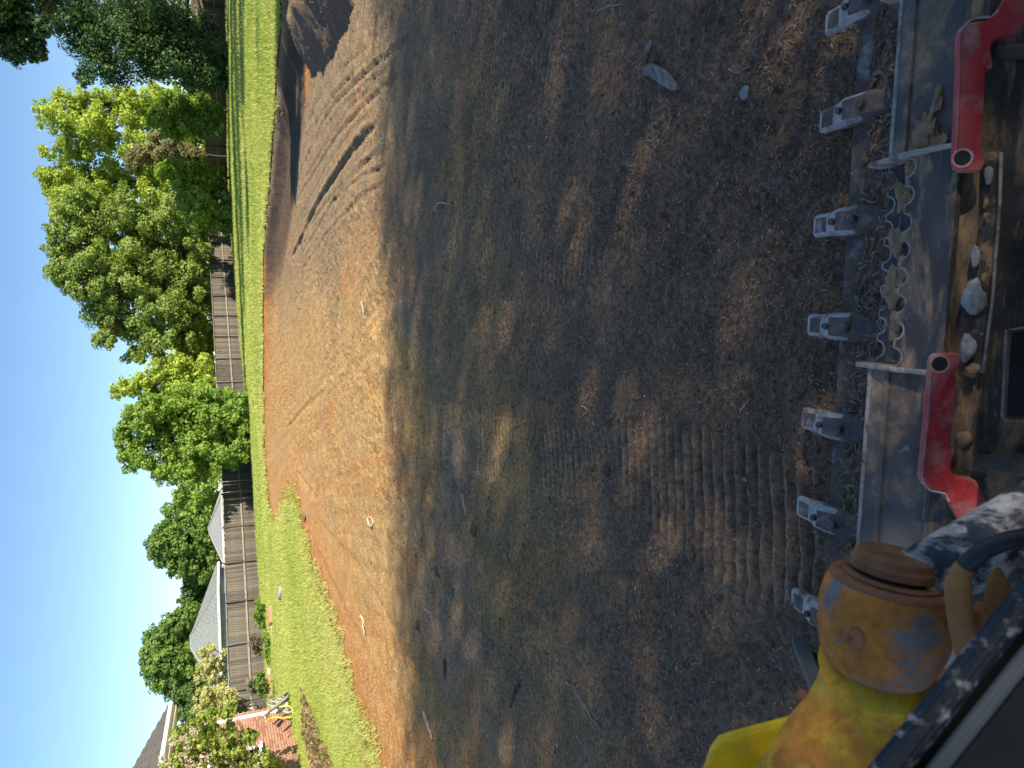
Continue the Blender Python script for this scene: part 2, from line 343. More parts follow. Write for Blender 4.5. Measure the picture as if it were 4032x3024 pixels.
FURROWS = [([P2(*q) for q in f], a * (1 if k == 0 else .85), ww * (.8 if k == 0 else .62)) for k, (f, a, ww) in enumerate(FURROWS)]
TRACKS = [([(-.35, 2.7), (-.42, 3.2), (-.46, 4.05), (-.39, 5.7), (-.2, 8.0)], [.16, .18, .24, .28, .24], .011),
          ([(.30, 2.2), (.46, 2.8), (.75, 3.77), (1.05, 4.8), (1.3, 5.8)], [.06, .12, .14, .16, .15], .010),
          ([(1.7, 3.3), (2.1, 4.2), (2.5, 5.1), (2.9, 6.4), (3.2, 8)], [.35, .5, .65, .6, .5], .011), ([(0.55, 6.2), (0.6, 7.6), (.55, 9.2)], [.3, .4, .3], .011),
          ([(-2.3, 5.3), (-1.8, 6.2), (-1.7, 7.6)], [.25, .35, .3], .011)]
_LP = np.array([p for p in LAWN_POLY])
PRINT = [P2(*q_) for q_ in [(2425, 1655), (2700, 1655), (2960, 1695), (3245, 1850), (3260, 2330), (3100, 2500), (2900, 2400), (2660, 2170), (2440, 1990)]]
def lug_field(x, y):
    """how far a spot lies inside a tread print (0..1) and the lug wave there"""
    M_ = np.zeros(x.shape); Lg = np.zeros(x.shape); A_ = np.zeros(x.shape)
    def wave(ph): return np.clip(np.sin(ph * 2 * math.pi) * 1.5 + .15, -1, 1)
    for pts, hw, a in TRACKS:
        xs = [p[0] for p in pts]; ys = [p[1] for p in pts]
        m = (x > min(xs) - .7) & (x < max(xs) + .7) & (y > min(ys) - .3) & (y < max(ys) + .3)
        if not m.any(): continue
        dd, ar, sde = polydist(x[m], y[m], pts); cum = np.concatenate([[0], np.cumsum([math.dist(p, r_) for p, r_ in zip(pts[:-1], pts[1:])])])
        mask = (1 - sstep(0.8, 1.08, dd / np.interp(ar, cum, hw))) * (.15 + .85 * sstep(.34, .52, fbm(x[m] * 2.6, y[m] * 2.6, 2, 55))) * np.clip(ar / .3, 0, 1) * np.clip((cum[-1] - ar) / .3, 0, 1)
        ph = (ar + 0.05 * dd * sde + 0.012 * (fbm(x[m] * 5, y[m] * 5, 2, 65) - .5)) / 0.06
        up = mask > M_[m]; t_ = M_[m]; t_[up] = mask[up]; M_[m] = t_; t_ = Lg[m]; t_[up] = wave(ph)[up]; Lg[m] = t_; t_ = A_[m]; t_[up] = a; A_[m] = t_
    m = (x > -1.6) & (x < .4) & (y > 1.2) & (y < 3.4)
    if m.any():
        dd = polydist(x[m], y[m], PRINT + [PRINT[0]])[0]; sdp = np.where(inpoly(x[m], y[m], PRINT), dd, -dd) + (fbm(x[m] * 9, y[m] * 9, 2, 71) - .5) * .10
        mask = sstep(-.02, .06, sdp) * (.55 + .45 * sstep(.25, .5, fbm(x[m] * 6, y[m] * 6, 2, 72)))
        ph = (y[m] - .10 * np.clip(-.45 - x[m], 0, 2) ** 1.5 + .010 * (fbm(x[m] * 6, y[m] * 6, 2, 73) - .5)) / .060
        up = mask > M_[m]; t_ = M_[m]; t_[up] = mask[up]; M_[m] = t_; t_ = Lg[m]; t_[up] = wave(ph)[up]; Lg[m] = t_; t_ = A_[m]; t_[up] = .013; A_[m] = t_
    return M_, Lg, A_
def terrain(x, y, fine=True):
    hp = np.clip(0.022 * (x + 7), 0, 0.5)
    d, arc, _ = polydist(x, y, EDGE); ins = inpoly(x, y, LAWN_POLY)
    sd = np.where(ins, -d, d)
    wid = np.clip(0.5 + 0.12 * np.abs(x - 8), 0.5, 2.4)
    h = hp * (1 - sstep(0.0, 1.0, sd / wid))
    # heap of dug soil on the right
    dh, _, _ = polydist(x, y, HEAP + [HEAP[0]]); inh = inpoly(x, y, HEAP)
    hh = np.where(inh, np.clip(dh / 0.75, 0, 1) ** 0.8 * (0.30 + 0.3 * fbm(x * 1.3, y * 1.3, 3, 5)), 0)
    h = h + hh
    if not fine: return h, sd, ins, inh
    soil = sd > -0.05
    near = np.clip(1.4 - np.hypot(x, y) / 30, 0.2, 1)
    rough = (fbm(x * 2.2, y * 2.2, 3, 21) - .5) * 0.035 + (fbm(x * 11, y * 11, 3, 31) - .5) * 0.034 + (fbm(x * 32, y * 32, 2, 41) - .5) * 0.026
    smooth_zone = sstep(.45, .62, fbm(x * 0.8 + 3, y * 0.5, 2, 77))
    rough = rough * (0.6 + 0.6 * (1 - smooth_zone)) * (1 - .55 * tread_mask(x, y))
    h = h + np.where(soil, rough, (fbm(x * 0.5, y * 0.5, 3, 8) - .5) * 0.10)
    # drag streaks running away from the machine
    st = (fbm((x + 0.16 * y) * 7, y * 0.35, 2, 91) - .5) * 0.022 * sstep(5, 9, y)
    h = h + np.where(soil, st, 0)
    for pts, a, ww in FURROWS:
        xs = [p[0] for p in pts]; ys = [p[1] for p in pts]
        m = (x > min(xs) - 1) & (x < max(xs) + 1) & (y > min(ys) - 1) & (y < max(ys) + 1) & soil
        if not m.any(): continue
        dd, ar, sde = polydist(x[m], y[m], pts); q = dd * sde / ww
        q = q + (vnoise(ar * 6, ar * 0 + 2, 3) - .5) * 0.8 + (vnoise(ar * 22, ar * 0 + 5, 3) - .5) * .6
        tot = sum(math.dist(p, r) for p, r in zip(pts[:-1], pts[1:]))
        env = np.clip(ar / 0.7, 0, 1) * np.clip((tot - ar) / 0.7, 0, 1) * (0.5 + fbm(ar * 1.5, ar * 0, 2, 4))
        sgn = -1.0 if pts[0][1] > pts[-1][1] else 1.0
        h[m] += a * env * (sgn * -q * np.exp(-q * q / 2) * 1.1 - 0.35 * np.exp(-q * q / 1.2))
    lm, lg, la = lug_field(x, y); h = h + lm * (la * lg - .003)
    return h, sd, ins, inh
def tread_mask(x, y):
    return lug_field(x, y)[0]
def axis(segs):
    out = [segs[0][0]]
    for a, b, s0, s1 in segs:
        t = a
        while t < b - 1e-6:
            s = s0 + (s1 - s0) * (t - a) / (b - a); t += s; out.append(min(t, b))
    return np.array(sorted(set(round(v, 5) for v in out)))
gx = axis([(-140, -30, 12, 3), (-30, -9, 2, .25), (-9, -3, .2, .05), (-3, -1.4, .05, .022), (-1.4, 2.4, .022, .022), (2.4, 4.6, .022, .05), (4.6, 9.5, .05, .12), (9.5, 40, .3, 2), (40, 160, 3, 12)])
gy = axis([(-25, -1, 6, .5), (-1, 1.2, .4, .05), (1.2, 4.2, .0105, .0125), (4.2, 9, .0125, .045), (9, 20, .045, .12), (20, 40, .12, .5), (40, 80, .5, 2), (80, 330, 3, 25)])
GX, GY = np.meshgrid(gx, gy)
x = GX.ravel(); y = GY.ravel()
hz, sd, ins, inh = terrain(x, y)
nx, ny = len(gx), len(gy)
# soil colours: compost, brown, tan and orange clay, as they lie on the plot
DARK = np.array((.300, .195, .118)); BROWN = np.array((.45, .285, .16)); TAN = np.array((.475, .305, .12)); GREY = np.array((.275, .205, .125)); ORANGE = np.array((.50, .205, .060))
def lerp(a, b, t): return a + (b - a) * t[:, None]
n1 = fbm(x * 0.9, y * 0.7, 4, 101); n2 = fbm((x + .1 * y) * 3.0, y * 0.9, 4, 111); n3 = fbm(x * 6, y * 6, 3, 121)
c = np.tile(DARK, (len(x), 1))
far = sstep(2.9, 6.4, y + (n1 - .5) * 3.4 - 0.55 * x - 0.2)
c = lerp(c, BROWN, sstep(.42, .62, n2) * sstep(1.8, 3.4, y) * .45)
c = lerp(c, lerp(np.tile(BROWN, (len(x), 1)), TAN, sstep(.30, .62, n2 * .6 + n1 * .4)), far)
c = lerp(c, np.tile(TAN, (len(x), 1)), sstep(6.2, 8.0, y + (n1 - .5) * 2 - .2 * x) * .75)
rightz = sstep(-0.2, 2.4, x - 0.11 * (y - 7) + (n1 - .5) * 2.2)
c = lerp(c, np.tile(GREY, (len(x), 1)), rightz * sstep(4.5, 6.5, y) * .9)
streak = sstep(.56, .66, fbm((x + 0.17 * y) * 3.2, y * .22, 3, 131)) * sstep(5.5, 7.5, y)
c = lerp(c, np.tile(ORANGE, (len(x), 1)), streak * .28 * (1 - .6 * rightz))
orl = np.exp(-np.clip(sd, 0, 50) / (0.45 + .7 * n1)) * (x < 4.5)
c = lerp(c, np.tile(ORANGE, (len(x), 1)), np.clip(orl * 1.2, 0, 1) * sstep(.25, .5, n2 * .5 + n3 * .5))
c = lerp(c, np.tile(ORANGE, (len(x), 1)), sstep(.66, .76, fbm(x * 1.7, y * 1.7, 3, 141)) * sstep(2.8, 4.5, y) * .4 * (1 - .8 * rightz))
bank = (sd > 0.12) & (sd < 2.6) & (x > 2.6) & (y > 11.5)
c = lerp(c, np.tile(np.array((.085, .058, .042)), (len(x), 1)), bank * sstep(.1, .3, sd) * (1 - sstep(1.9, 2.5, sd)) * (0.6 + .5 * n3) * sstep(2.6, 4.2, x))  # dark bank soil, with the cast shade along it painted into the colour
c = lerp(c, np.tile(np.array((.20, .15, .10)), (len(x), 1)), inh * .8)
_dc, _, _ = polydist(x, y, [P2(1209, 90), P2(1214, 220), P2(1208, 340)]); c = lerp(c, np.tile(ORANGE, (len(x), 1)), np.exp(-(_dc / .32) ** 2) * (y > 11) * ~inh * .9)
c = lerp(c, np.tile(np.array((.42, .40, .37)), (len(x), 1)), sstep(.80, .86, fbm(x * 1.1, y * 3.3, 3, 151)) * .2 * (y > 2.5))
c = np.where(ins[:, None], np.array((.13, .15, .05)), c)
c *= (0.78 + 0.44 * n3)[:, None]
_lm, _lg, _ = lug_field(x, y); c *= (1 + _lm * (.16 + .34 * _lg))[:, None]      # packed pale lug tops; gaps darkened by crumbs and painted-in shade
idx = np.arange(nx * ny).reshape(ny, nx)
quads = np.stack([idx[:-1, :-1], idx[:-1, 1:], idx[1:, 1:], idx[1:, :-1]], -1).reshape(-1, 4)
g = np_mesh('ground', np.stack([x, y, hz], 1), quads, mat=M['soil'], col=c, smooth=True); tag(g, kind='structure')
# lawn sheet over the same ground, where the grass grows
fin = ins[quads].all(1)
used = np.unique(quads[fin]); remap = -np.ones(nx * ny, np.int64); remap[used] = np.arange(len(used))
gn = fbm(x[used] * .35, y[used] * .35, 4, 201); gn2 = fbm(x[used] * 2, y[used] * 2, 3, 211)
lc = lerp(np.tile(np.array((.30, .35, .085)), (len(used), 1)), np.array((.46, .46, .15)), sstep(.3, .7, gn * .6 + gn2 * .4))
lc = lerp(lc, np.tile(np.array((.36, .32, .11)), (len(used), 1)), np.exp(sd[used] / .8) * .6)
lc = lerp(lc, np.tile(ORANGE * .8, (len(used), 1)), sstep(.70, .78, fbm(x[used] * .8, y[used] * .8, 3, 221)) * np.exp(sd[used] / 3) * .7)
lw = np_mesh('lawn', np.stack([x[used], y[used], hz[used] + .03], 1), remap[quads[fin]], mat=M['lawn'], col=lc, smooth=True); tag(lw, kind='structure')
def ground_z(px, py, fine=True):
    a = np.array([float(px)]); b = np.array([float(py)]); return float(terrain(a, b, fine)[0][0])

# grass blades
def scatter_grass():
    pts = []
    def region(n, x0, x1, y0, y1):
        px = RNG.uniform(x0, x1, n); py = RNG.uniform(y0, y1, n); return px, py
    for n, r in ((130000, (-11, -2.2, 8.0, 18)), (90000, (-13, -1.5, 17, 32)), (40000, (-19, -2, 30, 46)), (60000, (2, 13.5, 14, 30)), (50000, (-4, 22, 28, 52)), (25000, (0, 36, 50, 78))):
        px, py = region(n, *r); m = inpoly(px, py, LAWN_POLY) & (np.abs(px) < 0.75 * py + 1.5); px, py = px[m], py[m]
        dd = polydist(px, py, EDGE)[0]
        keep = RNG.random(len(px)) < np.clip(.35 + dd, 0, 1); pts.append(np.stack([px[keep], py[keep]], 1))
    # straggling tufts beyond the edge
    for k in range(420):
        i = RNG.integers(1, len(EDGE) - 1); t = RNG.random(); ex = EDGE[i][0] * (1 - t) + EDGE[i + 1][0] * t; ey = EDGE[i][1] * (1 - t) + EDGE[i + 1][1] * t
        o = abs(RNG.normal(0, .22)); q = RNG.normal(0, .07, (22, 2)); pts.append(np.array([[ex + o * .95, ey + RNG.normal(0, .2)]]) + q)
    p = np.concatenate(pts); p = p[RNG.permutation(len(p))]
    h0 = terrain(p[:, 0], p[:, 1], True)[0]
    dist = np.hypot(p[:, 0], p[:, 1]); sc = np.clip(dist / 16, .75, 3.0)
    wd = RNG.uniform(.006, .013, len(p)) * sc; ht = RNG.uniform(.045, .105, len(p)) * np.clip(sc, .8, 1.4)
    an = RNG.uniform(0, 2 * math.pi, len(p)); le = RNG.normal(0, .05, (len(p), 2))
    b = np.stack([p[:, 0], p[:, 1], h0 + .015], 1); dx = np.stack([np.cos(an) * wd, np.sin(an) * wd, np.zeros(len(p))], 1)
    tip = b + np.stack([le[:, 0], le[:, 1], ht], 1)
    V = np.stack([b - dx, b + dx, tip], 1).reshape(-1, 3); T = np.arange(len(V)).reshape(-1, 3)
    pat = fbm(p[:, 0] * .4, p[:, 1] * .4, 3, 301)
    ed = np.exp(-polydist(p[:, 0], p[:, 1], EDGE)[0] / .7)
    mixv = np.clip(RNG.random(len(p)) * .6 + pat * .7 - .25 + ed * .35, 0, 1)
    cc = lerp(np.tile(np.array((.27, .37, .055)), (len(p), 1)), np.array((.56, .56, .19)), mixv)
    o = np_mesh('grass', V, tris=T, mat=M['grass'], col=np.repeat(cc, 3, 0))
    tag(o, 'short yellowish green grass blades covering the lawn', 'grass', kind='stuff')
scatter_grass()

# mulch chips and crumbs on the soil
def scatter_chips(name, n, x0, x1, y0, y1, l0, l1, w0, w1, cols, label, keepfn=None, flat=.5):
    px = RNG.uniform(x0, x1, n); py = y0 * (y1 / y0) ** RNG.random(n)
    m = (np.abs(px) < 0.62 * py + .6)
    dn = fbm(px * 1.5, py * 1.5, 3, 401); m &= RNG.random(n) < .35 + 1.3 * (dn - .3)
    if keepfn is not None: m &= keepfn(px, py)
    px, py = px[m], py[m]; n = len(px)
    h0, sdd, inn, _ = terrain(px, py, True); ok = ~inn; px, py, h0 = px[ok], py[ok], h0[ok]; n = len(px)
    ln = RNG.uniform(l0, l1, n) * RNG.uniform(.5, 1, n); wd = RNG.uniform(w0, w1, n); th = wd * flat
    an = RNG.uniform(0, math.pi, n); ti = RNG.normal(0, .35, n)
    ax = np.stack([np.cos(an) * np.cos(ti), np.sin(an) * np.cos(ti), np.sin(ti)], 1) * (ln / 2)[:, None]
    bx = np.stack([-np.sin(an), np.cos(an), RNG.normal(0, .3, n)], 1) * (wd / 2)[:, None]; cz = np.stack([np.zeros(n), np.zeros(n), th], 1)
    c0 = np.stack([px, py, h0 + th * .4], 1)
    V = np.stack([c0 - ax - bx * .8, c0 - ax * .9 + bx * .7, c0 + ax * .95 + bx, c0 + ax - bx * .6, c0 - ax * .7 + cz, c0 + ax * .8 + cz], 1).reshape(-1, 3)
    B = (np.arange(n) * 6)[:, None]
    Q = np.concatenate([B + np.array([[0, 3, 5, 4]]), B + np.array([[1, 4, 5, 2]])]); T = np.concatenate([B + np.array([[0, 4, 1]]), B + np.array([[3, 2, 5]])])
    cols = np.array(cols); cc = cols[RNG.integers(0, len(cols), n)] * RNG.uniform(.6, 1.3, (n, 1))
    o = np_mesh(name, V, Q, T, mat=M['chips'], col=np.repeat(cc, 6, 0)); tag(o, label, 'wood chips' if 'chip' in name else 'soil crumbs', kind='stuff')
DK = [(.26, .17, .105), (.34, .23, .15), (.19, .125, .08), (.43, .31, .21), (.30, .20, .13)]
scatter_chips('mulch_chips', 95000, -2.4, 3.0, 1.45, 5.0, .007, .026, .0025, .0065, DK + [(.40, .31, .23)], 'dark shredded mulch chips strewn over the soil before the bucket', flat=.9, keepfn=lambda a, b: RNG.random(len(a)) > .5 * tread_mask(a, b))
scatter_chips('soil_crumbs', 26000, -6, 9, 3.5, 24, .010, .034, .008, .022, [(.30, .2, .11), (.38, .25, .13), (.46, .30, .15), (.24, .165, .105)], 'brown soil crumbs littering the scraped plot', flat=.5)
scatter_chips('pale_litter_chips', 420, -2.6, 3.0, 1.6, 9, .012, .03, .004, .011, [(.5, .42, .32), (.42, .33, .23), (.6, .54, .46), (.36, .25, .15)], 'tiny pale bits of root and wood scattered on dark soil')
# hair-fine roots lying on the soil
def fine_roots(n=210):
    mb = MB()
    for i in range(n):
        yy = 1.9 * (5.5) ** random.random(); xx = random.uniform(-.55 * yy - .4, .55 * yy + .3)
        if inpoly(np.array([xx]), np.array([yy]), LAWN_POLY)[0]: continue
        a = random.uniform(0, 6.28); pts = []; Ln = random.uniform(.04, .16) * (1 + yy * .05); k = 5
        for j in range(k):
            pts.append((xx, yy, ground_z(xx, yy) + .006 + .006 * random.random())); a += random.gauss(0, .55); xx += math.cos(a) * Ln / k; yy += math.sin(a) * Ln / k
        mb.tube(pts, [.0008 + .00018 * yy] * k, 4, False)
    o = mb.build('fine_roots', M['root_dull'], fix=False); tag(o, 'hair fine pale roots lying all over the soil', 'roots', kind='stuff')
fine_roots()

# ------------------------------------------------------------------ trees
def leaves(V_c, V_n, size, cols, aspect=.55):
    n = len(V_c); r = RNG.normal(0, 1, (n, 3)); t = np.cross(V_n, r); t /= np.linalg.norm(t, axis=1)[:, None] + 1e-9
    b = np.cross(V_n, t); s = size * RNG.uniform(.6, 1.3, n)
    t *= (s / 2)[:, None]; b *= (s / 2 * aspect)[:, None]; bend = V_n * (s * .12)[:, None]
    V = np.stack([V_c - t, V_c - b * 1.0 + bend, V_c + t, V_c + b + bend], 1).reshape(-1, 3)
    return V, np.arange(4 * n).reshape(-1, 4), np.repeat(cols, 4, 0)
def make_tree(name, label, cat, base, lobes, Y, ca, cb, leaf=.26, dens=1.0, group=None, mat='leaf', trunk_r=.22, limbs=True, jitter=.5, scale=1.8228, back=True, droop=0.0, aspect=.75, seed=1, sparse=0.0, clr=.42):
    rg = np.random.default_rng(seed); rnd = random.Random(seed)
    root = empty(name, (base[0], base[1], base[2] if len(base) > 2 else ground_z(base[0], base[1], False)))
    o = np.array(root.location); Cs = []; Ns = []; Ks = []; cen = []
    for (lx, ly, lr) in lobes:
        for pas in range(2 if back else 1):
            Yj = Y + rnd.uniform(-jitter, jitter) * 2.0 + (0 if pas == 0 else lr * scale * Y / F_PX * rnd.uniform(.8, 1.8))
            p = aty(lx * scale, ly * scale, Yj); wdep = (p - CC) @ CF; r = lr * scale * wdep / F_PX
            if pas: r *= .85; p = p + np.array([rnd.uniform(-.3, .3) * r, 0, rnd.uniform(-.4, .1) * r])
            if p[2] - r * .6 < o[2]: p[2] = o[2] + r * .6
            cen.append((p, r))
            ncl = max(8, int(24 * dens * (1 if pas == 0 else .6)))
            d = rg.normal(0, 1, (ncl, 3)); d /= np.linalg.norm(d, axis=1)[:, None]
            cc = p + d * (r * rg.uniform(.30, 1.25, ncl) ** .7)[:, None]
            nl = max(12, int(dens * (1 - sparse) * 1.1 * (clr * r / leaf) ** 2 * 17))
            for q, dq in zip(cc, d):
                cr = clr * r * rg.uniform(.7, 1.3)
                dd = rg.normal(0, 1, (nl, 3)); dd /= np.linalg.norm(dd, axis=1)[:, None]
                pp = q + dd * (cr * rg.uniform(.2, 1, nl) ** .5)[:, None] * np.array([1, 1, .75])
                if droop: pp[:, 2] -= droop * rg.random(nl) * cr
                nn = dd * .7 + dq * .4 + rg.normal(0, .55, (nl, 3)) + np.array([0, 0, .35])
                Cs.append(pp); Ns.append(nn / (np.linalg.norm(nn, axis=1)[:, None] + 1e-9))
                kk = np.clip(rg.random() * .5 + rg.random(nl) * .5, 0, 1); Ks.append(kk)
    Cs = np.concatenate(Cs); Ns = np.concatenate(Ns); kk = np.concatenate(Ks)
    keep = Cs[:, 2] > o[2] + .05; Cs, Ns, kk = Cs[keep], Ns[keep], kk[keep]
    cols = np.array(ca)[None] + (np.array(cb) - np.array(ca))[None] * kk[:, None]
    V, Q, CV = leaves(Cs - o, Ns, leaf, cols, aspect)
    np_mesh('crown', V, Q, mat=M[mat], col=CV, parent=root)
    if limbs:
        mb = MB(); top = max(p[2] for p, _ in cen); cx = np.mean([p for p, _ in cen], 0)
        h = top - o[2]; k = 6; pts = []
        for i in range(k + 1):
            f = i / k * .8; pts.append(((cx[0] - o[0]) * f * f + rnd.uniform(-.1, .1) * (i > 0), (cx[1] - o[1]) * f * f + rnd.uniform(-.1, .1) * (i > 0), f * h))
        mb.tube([(p[0], p[1], p[2] - (.15 if i == 0 else 0)) for i, p in enumerate(pts)], [trunk_r * (1 - .13 * i) * (1.25 if i == 0 else 1) for i in range(k + 1)], 8)
        for (p, r) in cen:
            e = p - o; f = min(.75, max(.22, e[2] / h * .55)); i = f / .8 * k; i0 = int(i); a = Vector(pts[i0]).lerp(Vector(pts[min(k, i0 + 1)]), i - i0)
            mid = a.lerp(Vector(e), .5) + Vector((rnd.uniform(-.2, .2), rnd.uniform(-.2, .2), .25)) * r * .5
            mb.tube([a, mid, Vector(e)], [trunk_r * .30, trunk_r * .18, trunk_r * .06], 5)
            for _ in range(3):
                e2 = Vector(e) + Vector((rnd.uniform(-1, 1), rnd.uniform(-1, 1), rnd.uniform(-.2, 1))) * r * .8
                mb.tube([mid, mid.lerp(e2, .6) + Vector((0, 0, .1 * r)), e2], [trunk_r * .11, trunk_r * .07, trunk_r * .02], 4)
        mb.build('trunk', M['bark'], root, smooth=True, fix=False)
    tag(root, label, cat, group); return root
YG = ((.24, .36, .035), (.55, .64, .13)); OAK = ((.15, .24, .04), (.38, .48, .125)); MID = ((.14, .27, .04), (.37, .51, .10)); DKG = ((.065, .13, .032), (.17, .27, .065)); DEN = ((.11, .20, .05), (.27, .41, .095)); PALE = ((.42, .44, .17), (.72, .70, .36)); OLV = ((.18, .18, .08), (.33, .31, .16))
TG = 'trees along the back of the yard'
def fenceY(X): return X + 54.55
p = aty(400 * 1.8228, 280 * 1.8228, 74)
make_tree('broadleaf_tree', 'loose yellow green tree with bare forked limbs showing, beside dark drooping tree', 'tree', (p[0] + 2, 72), [(95, 235, 18), (110, 250, 30), (140, 225, 30), (150, 280, 34), (180, 225, 34), (205, 270, 36), (190, 320, 30), (140, 330, 24), (230, 225, 30), (250, 300, 40), (290, 250, 36), (300, 320, 36), (340, 240, 36), (330, 200, 26), (270, 210, 26), (100, 330, 14), (370, 280, 36), (410, 250, 34)], 70, *YG, leaf=.25, dens=.75, group=TG, seed=3, trunk_r=.3)
make_tree('broadleaf_tree', 'bright yellow green spreading tree next to the big rounded oak', 'tree', (aty(850, 720, 73)[0], 73), [(95, 375, 16), (110, 400, 28), (140, 380, 30), (150, 430, 34), (190, 380, 34), (200, 430, 34), (240, 390, 36), (250, 440, 30), (290, 380, 34), (330, 420, 34), (130, 460, 22), (340, 370, 30)], 71, *YG, leaf=.25, dens=.85, group=TG, seed=5, trunk_r=.28)
make_tree('oak_tree', 'large rounded oak with dense layered crown rising over the sunlit board fence', 'tree', (aty(860, 1130, 66)[0], 66.5), [(120, 500, 22), (150, 470, 30), (125, 545, 28), (140, 590, 30), (180, 430, 30), (180, 520, 40), (175, 620, 36), (205, 580, 44), (215, 470, 44), (220, 660, 36), (245, 710, 34), (255, 620, 46), (260, 530, 46), (270, 450, 40), (290, 690, 44), (300, 590, 50), (310, 490, 46), (330, 740, 36), (345, 660, 46), (350, 560, 46), (360, 470, 40), (385, 720, 40), (390, 620, 44), (400, 530, 40), (415, 680, 34), (420, 590, 28), (290, 765, 22), (225, 735, 20), (410, 745, 30)], 65, *OAK, leaf=.22, dens=.95, group=TG, seed=8, trunk_r=.42)
make_tree('broadleaf_tree', 'sparse yellow green treetop between the oak and the bushy tree', 'tree', (aty(850, 1500, 66)[0], 66), [(250, 845, 16), (280, 835, 22), (310, 830, 24), (320, 860, 24), (350, 800, 26), (350, 840, 30), (380, 800, 34), (400, 830, 34), (430, 800, 30), (440, 830, 26)], 64, *YG, leaf=.27, dens=.85, group=TG, seed=12, trunk_r=.18)
make_tree('broadleaf_tree', 'dense bushy green tree standing in front of the fence on the lawn edge', 'tree', (aty(1000, 1720, 46.5)[0], 46.8), [(275, 960, 26), (300, 905, 30), (290, 990, 26), (325, 880, 28), (330, 940, 36), (345, 1010, 28), (360, 890, 34), (385, 960, 42), (390, 860, 26), (395, 1020, 28), (420, 910, 42), (440, 980, 38), (440, 855, 28), (470, 920, 40), (480, 870, 30), (490, 980, 34), (505, 930, 32), (515, 890, 26), (525, 860, 18), (520, 970, 24), (430, 1020, 22), (265, 925, 16)], 46, *MID, leaf=.17, dens=1.0, group=TG, seed=15, trunk_r=.2)
make_tree('evergreen_tree', 'dense green oval tree behind the light grey roof', 'tree', (aty(870, 2140, 84)[0], 84), [(335, 1180, 18), (350, 1150, 24), (350, 1200, 24), (375, 1120, 26), (380, 1170, 30), (385, 1215, 28), (405, 1095, 26), (415, 1140, 32), (420, 1190, 34), (425, 1235, 24), (445, 1100, 30), (455, 1160, 34), (460, 1215, 30), (470, 1260, 22), (395, 1075, 18)], 82, *DEN, leaf=.30, dens=1.1, group=TG, seed=18, trunk_r=.25)
make_tree('evergreen_tree', 'low dark green tree between the two neighbouring roofs', 'tree', (aty(880, 2380, 88)[0], 88), [(410, 1265, 20), (430, 1290, 24), (450, 1270, 26), (420, 1315, 22), (450, 1310, 26), (400, 1300, 14), (470, 1250, 22)], 86, *DKG, leaf=.30, dens=1.1, group=TG, seed=21)
make_tree('evergreen_tree', 'full round green tree behind the green grey shingle roof', 'tree', (aty(870, 2560, 80)[0], 80), [(320, 1410, 20), (325, 1440, 20), (340, 1380, 26), (345, 1420, 30), (345, 1460, 26), (370, 1350, 26), (375, 1395, 32), (375, 1440, 34), (375, 1480, 24), (400, 1330, 24), (405, 1375, 32), (405, 1425, 34), (410, 1470, 30), (435, 1400, 34), (435, 1450, 34), (440, 1490, 24), (430, 1345, 22)], 78, *DEN, leaf=.30, dens=1.1, group=TG, seed=24, trunk_r=.25)
make_tree('evergreen_tree', 'dark green tree just behind the brick house corner', 'tree', (aty(870, 2790, 70)[0], 70), [(380, 1505, 14), (395, 1530, 20), (405, 1500, 20), (420, 1545, 24), (440, 1515, 26), (440, 1560, 22), (470, 1540, 26)], 68, *DKG, leaf=.26, dens=1.1, group=TG, seed=27)
make_tree('willow_tree', 'dark drooping tree hanging over the shaded fence', 'tree', (aty(880, -160, 54)[0], 54), [(110, 40, 30), (150, 20, 34), (165, 85, 34), (200, 40, 40), (200, 120, 34), (235, 150, 32), (240, 80, 42), (255, 20, 36), (280, 120, 42), (285, 60, 42), (320, 20, 40), (325, 100, 44), (335, 155, 30), (360, 50, 40), (370, 130, 40), (400, 90, 40), (400, 170, 26), (430, 140, 36), (440, 60, 22), (460, 170, 26), (470, 115, 26), (180, 165, 20)], 52, (.035, .085, .025), (.10, .19, .05), leaf=.27, dens=1.0, group=TG, seed=30, mat='leaf_dark', droop=1.4, aspect=.40, trunk_r=.3)
make_tree('pine_tree', 'tall dark tree with boughs hanging into the top right sky', 'tree', (26.5, 38.0), [(12, 20, 34), (20, 70, 34), (45, 30, 34), (55, 85, 26), (72, 110, 20), (25, 110, 26), (75, 60, 22), (5, -40, 60), (60, -60, 60), (140, -80, 60), (-60, 0, 60), (-60, 90, 40), (230, -90, 60)], 38, (.03, .075, .028), (.08, .16, .05), leaf=.24, dens=1.15, group=TG, seed=33, mat='leaf_dark', droop=.6, aspect=.45, trunk_r=.14)
for k, (ly, lab, Yk) in enumerate([(250, 'dim green thicket behind the fence below the yellow green tree', 77), (430, 'leafy thicket behind the fence under the olive shrub', 78), (560, 'green thicket behind the sunlit fence right under the oak', 74), (690, 'green thicket behind the sunlit fence at the left of the oak', 72), (800, 'light green thicket behind the fence beside the bushy tree', 70), (1030, 'dark green thicket behind the fence right of the light grey roof', 66), (60, 'dark thicket behind the shaded right fence', 66)]):
    make_tree('thicket_tree', lab, 'tree', (aty(850, ly * 1.8228, Yk)[0], Yk + .5), [(v, ly + dy, rr) for v, dy, rr in [(400, -60, 26), (395, 0, 28), (400, 55, 26), (430, -70, 26), (432, -25, 26), (432, 25, 26), (430, 70, 26), (455, -45, 22), (455, 0, 22), (455, 45, 22)]], Yk, *(YG if k in (1, 4) else MID), leaf=.34, dens=.8, group='thicket behind the fence', seed=130 + k, trunk_r=.12, back=False)
SG = 'shrubs growing along the far fence'
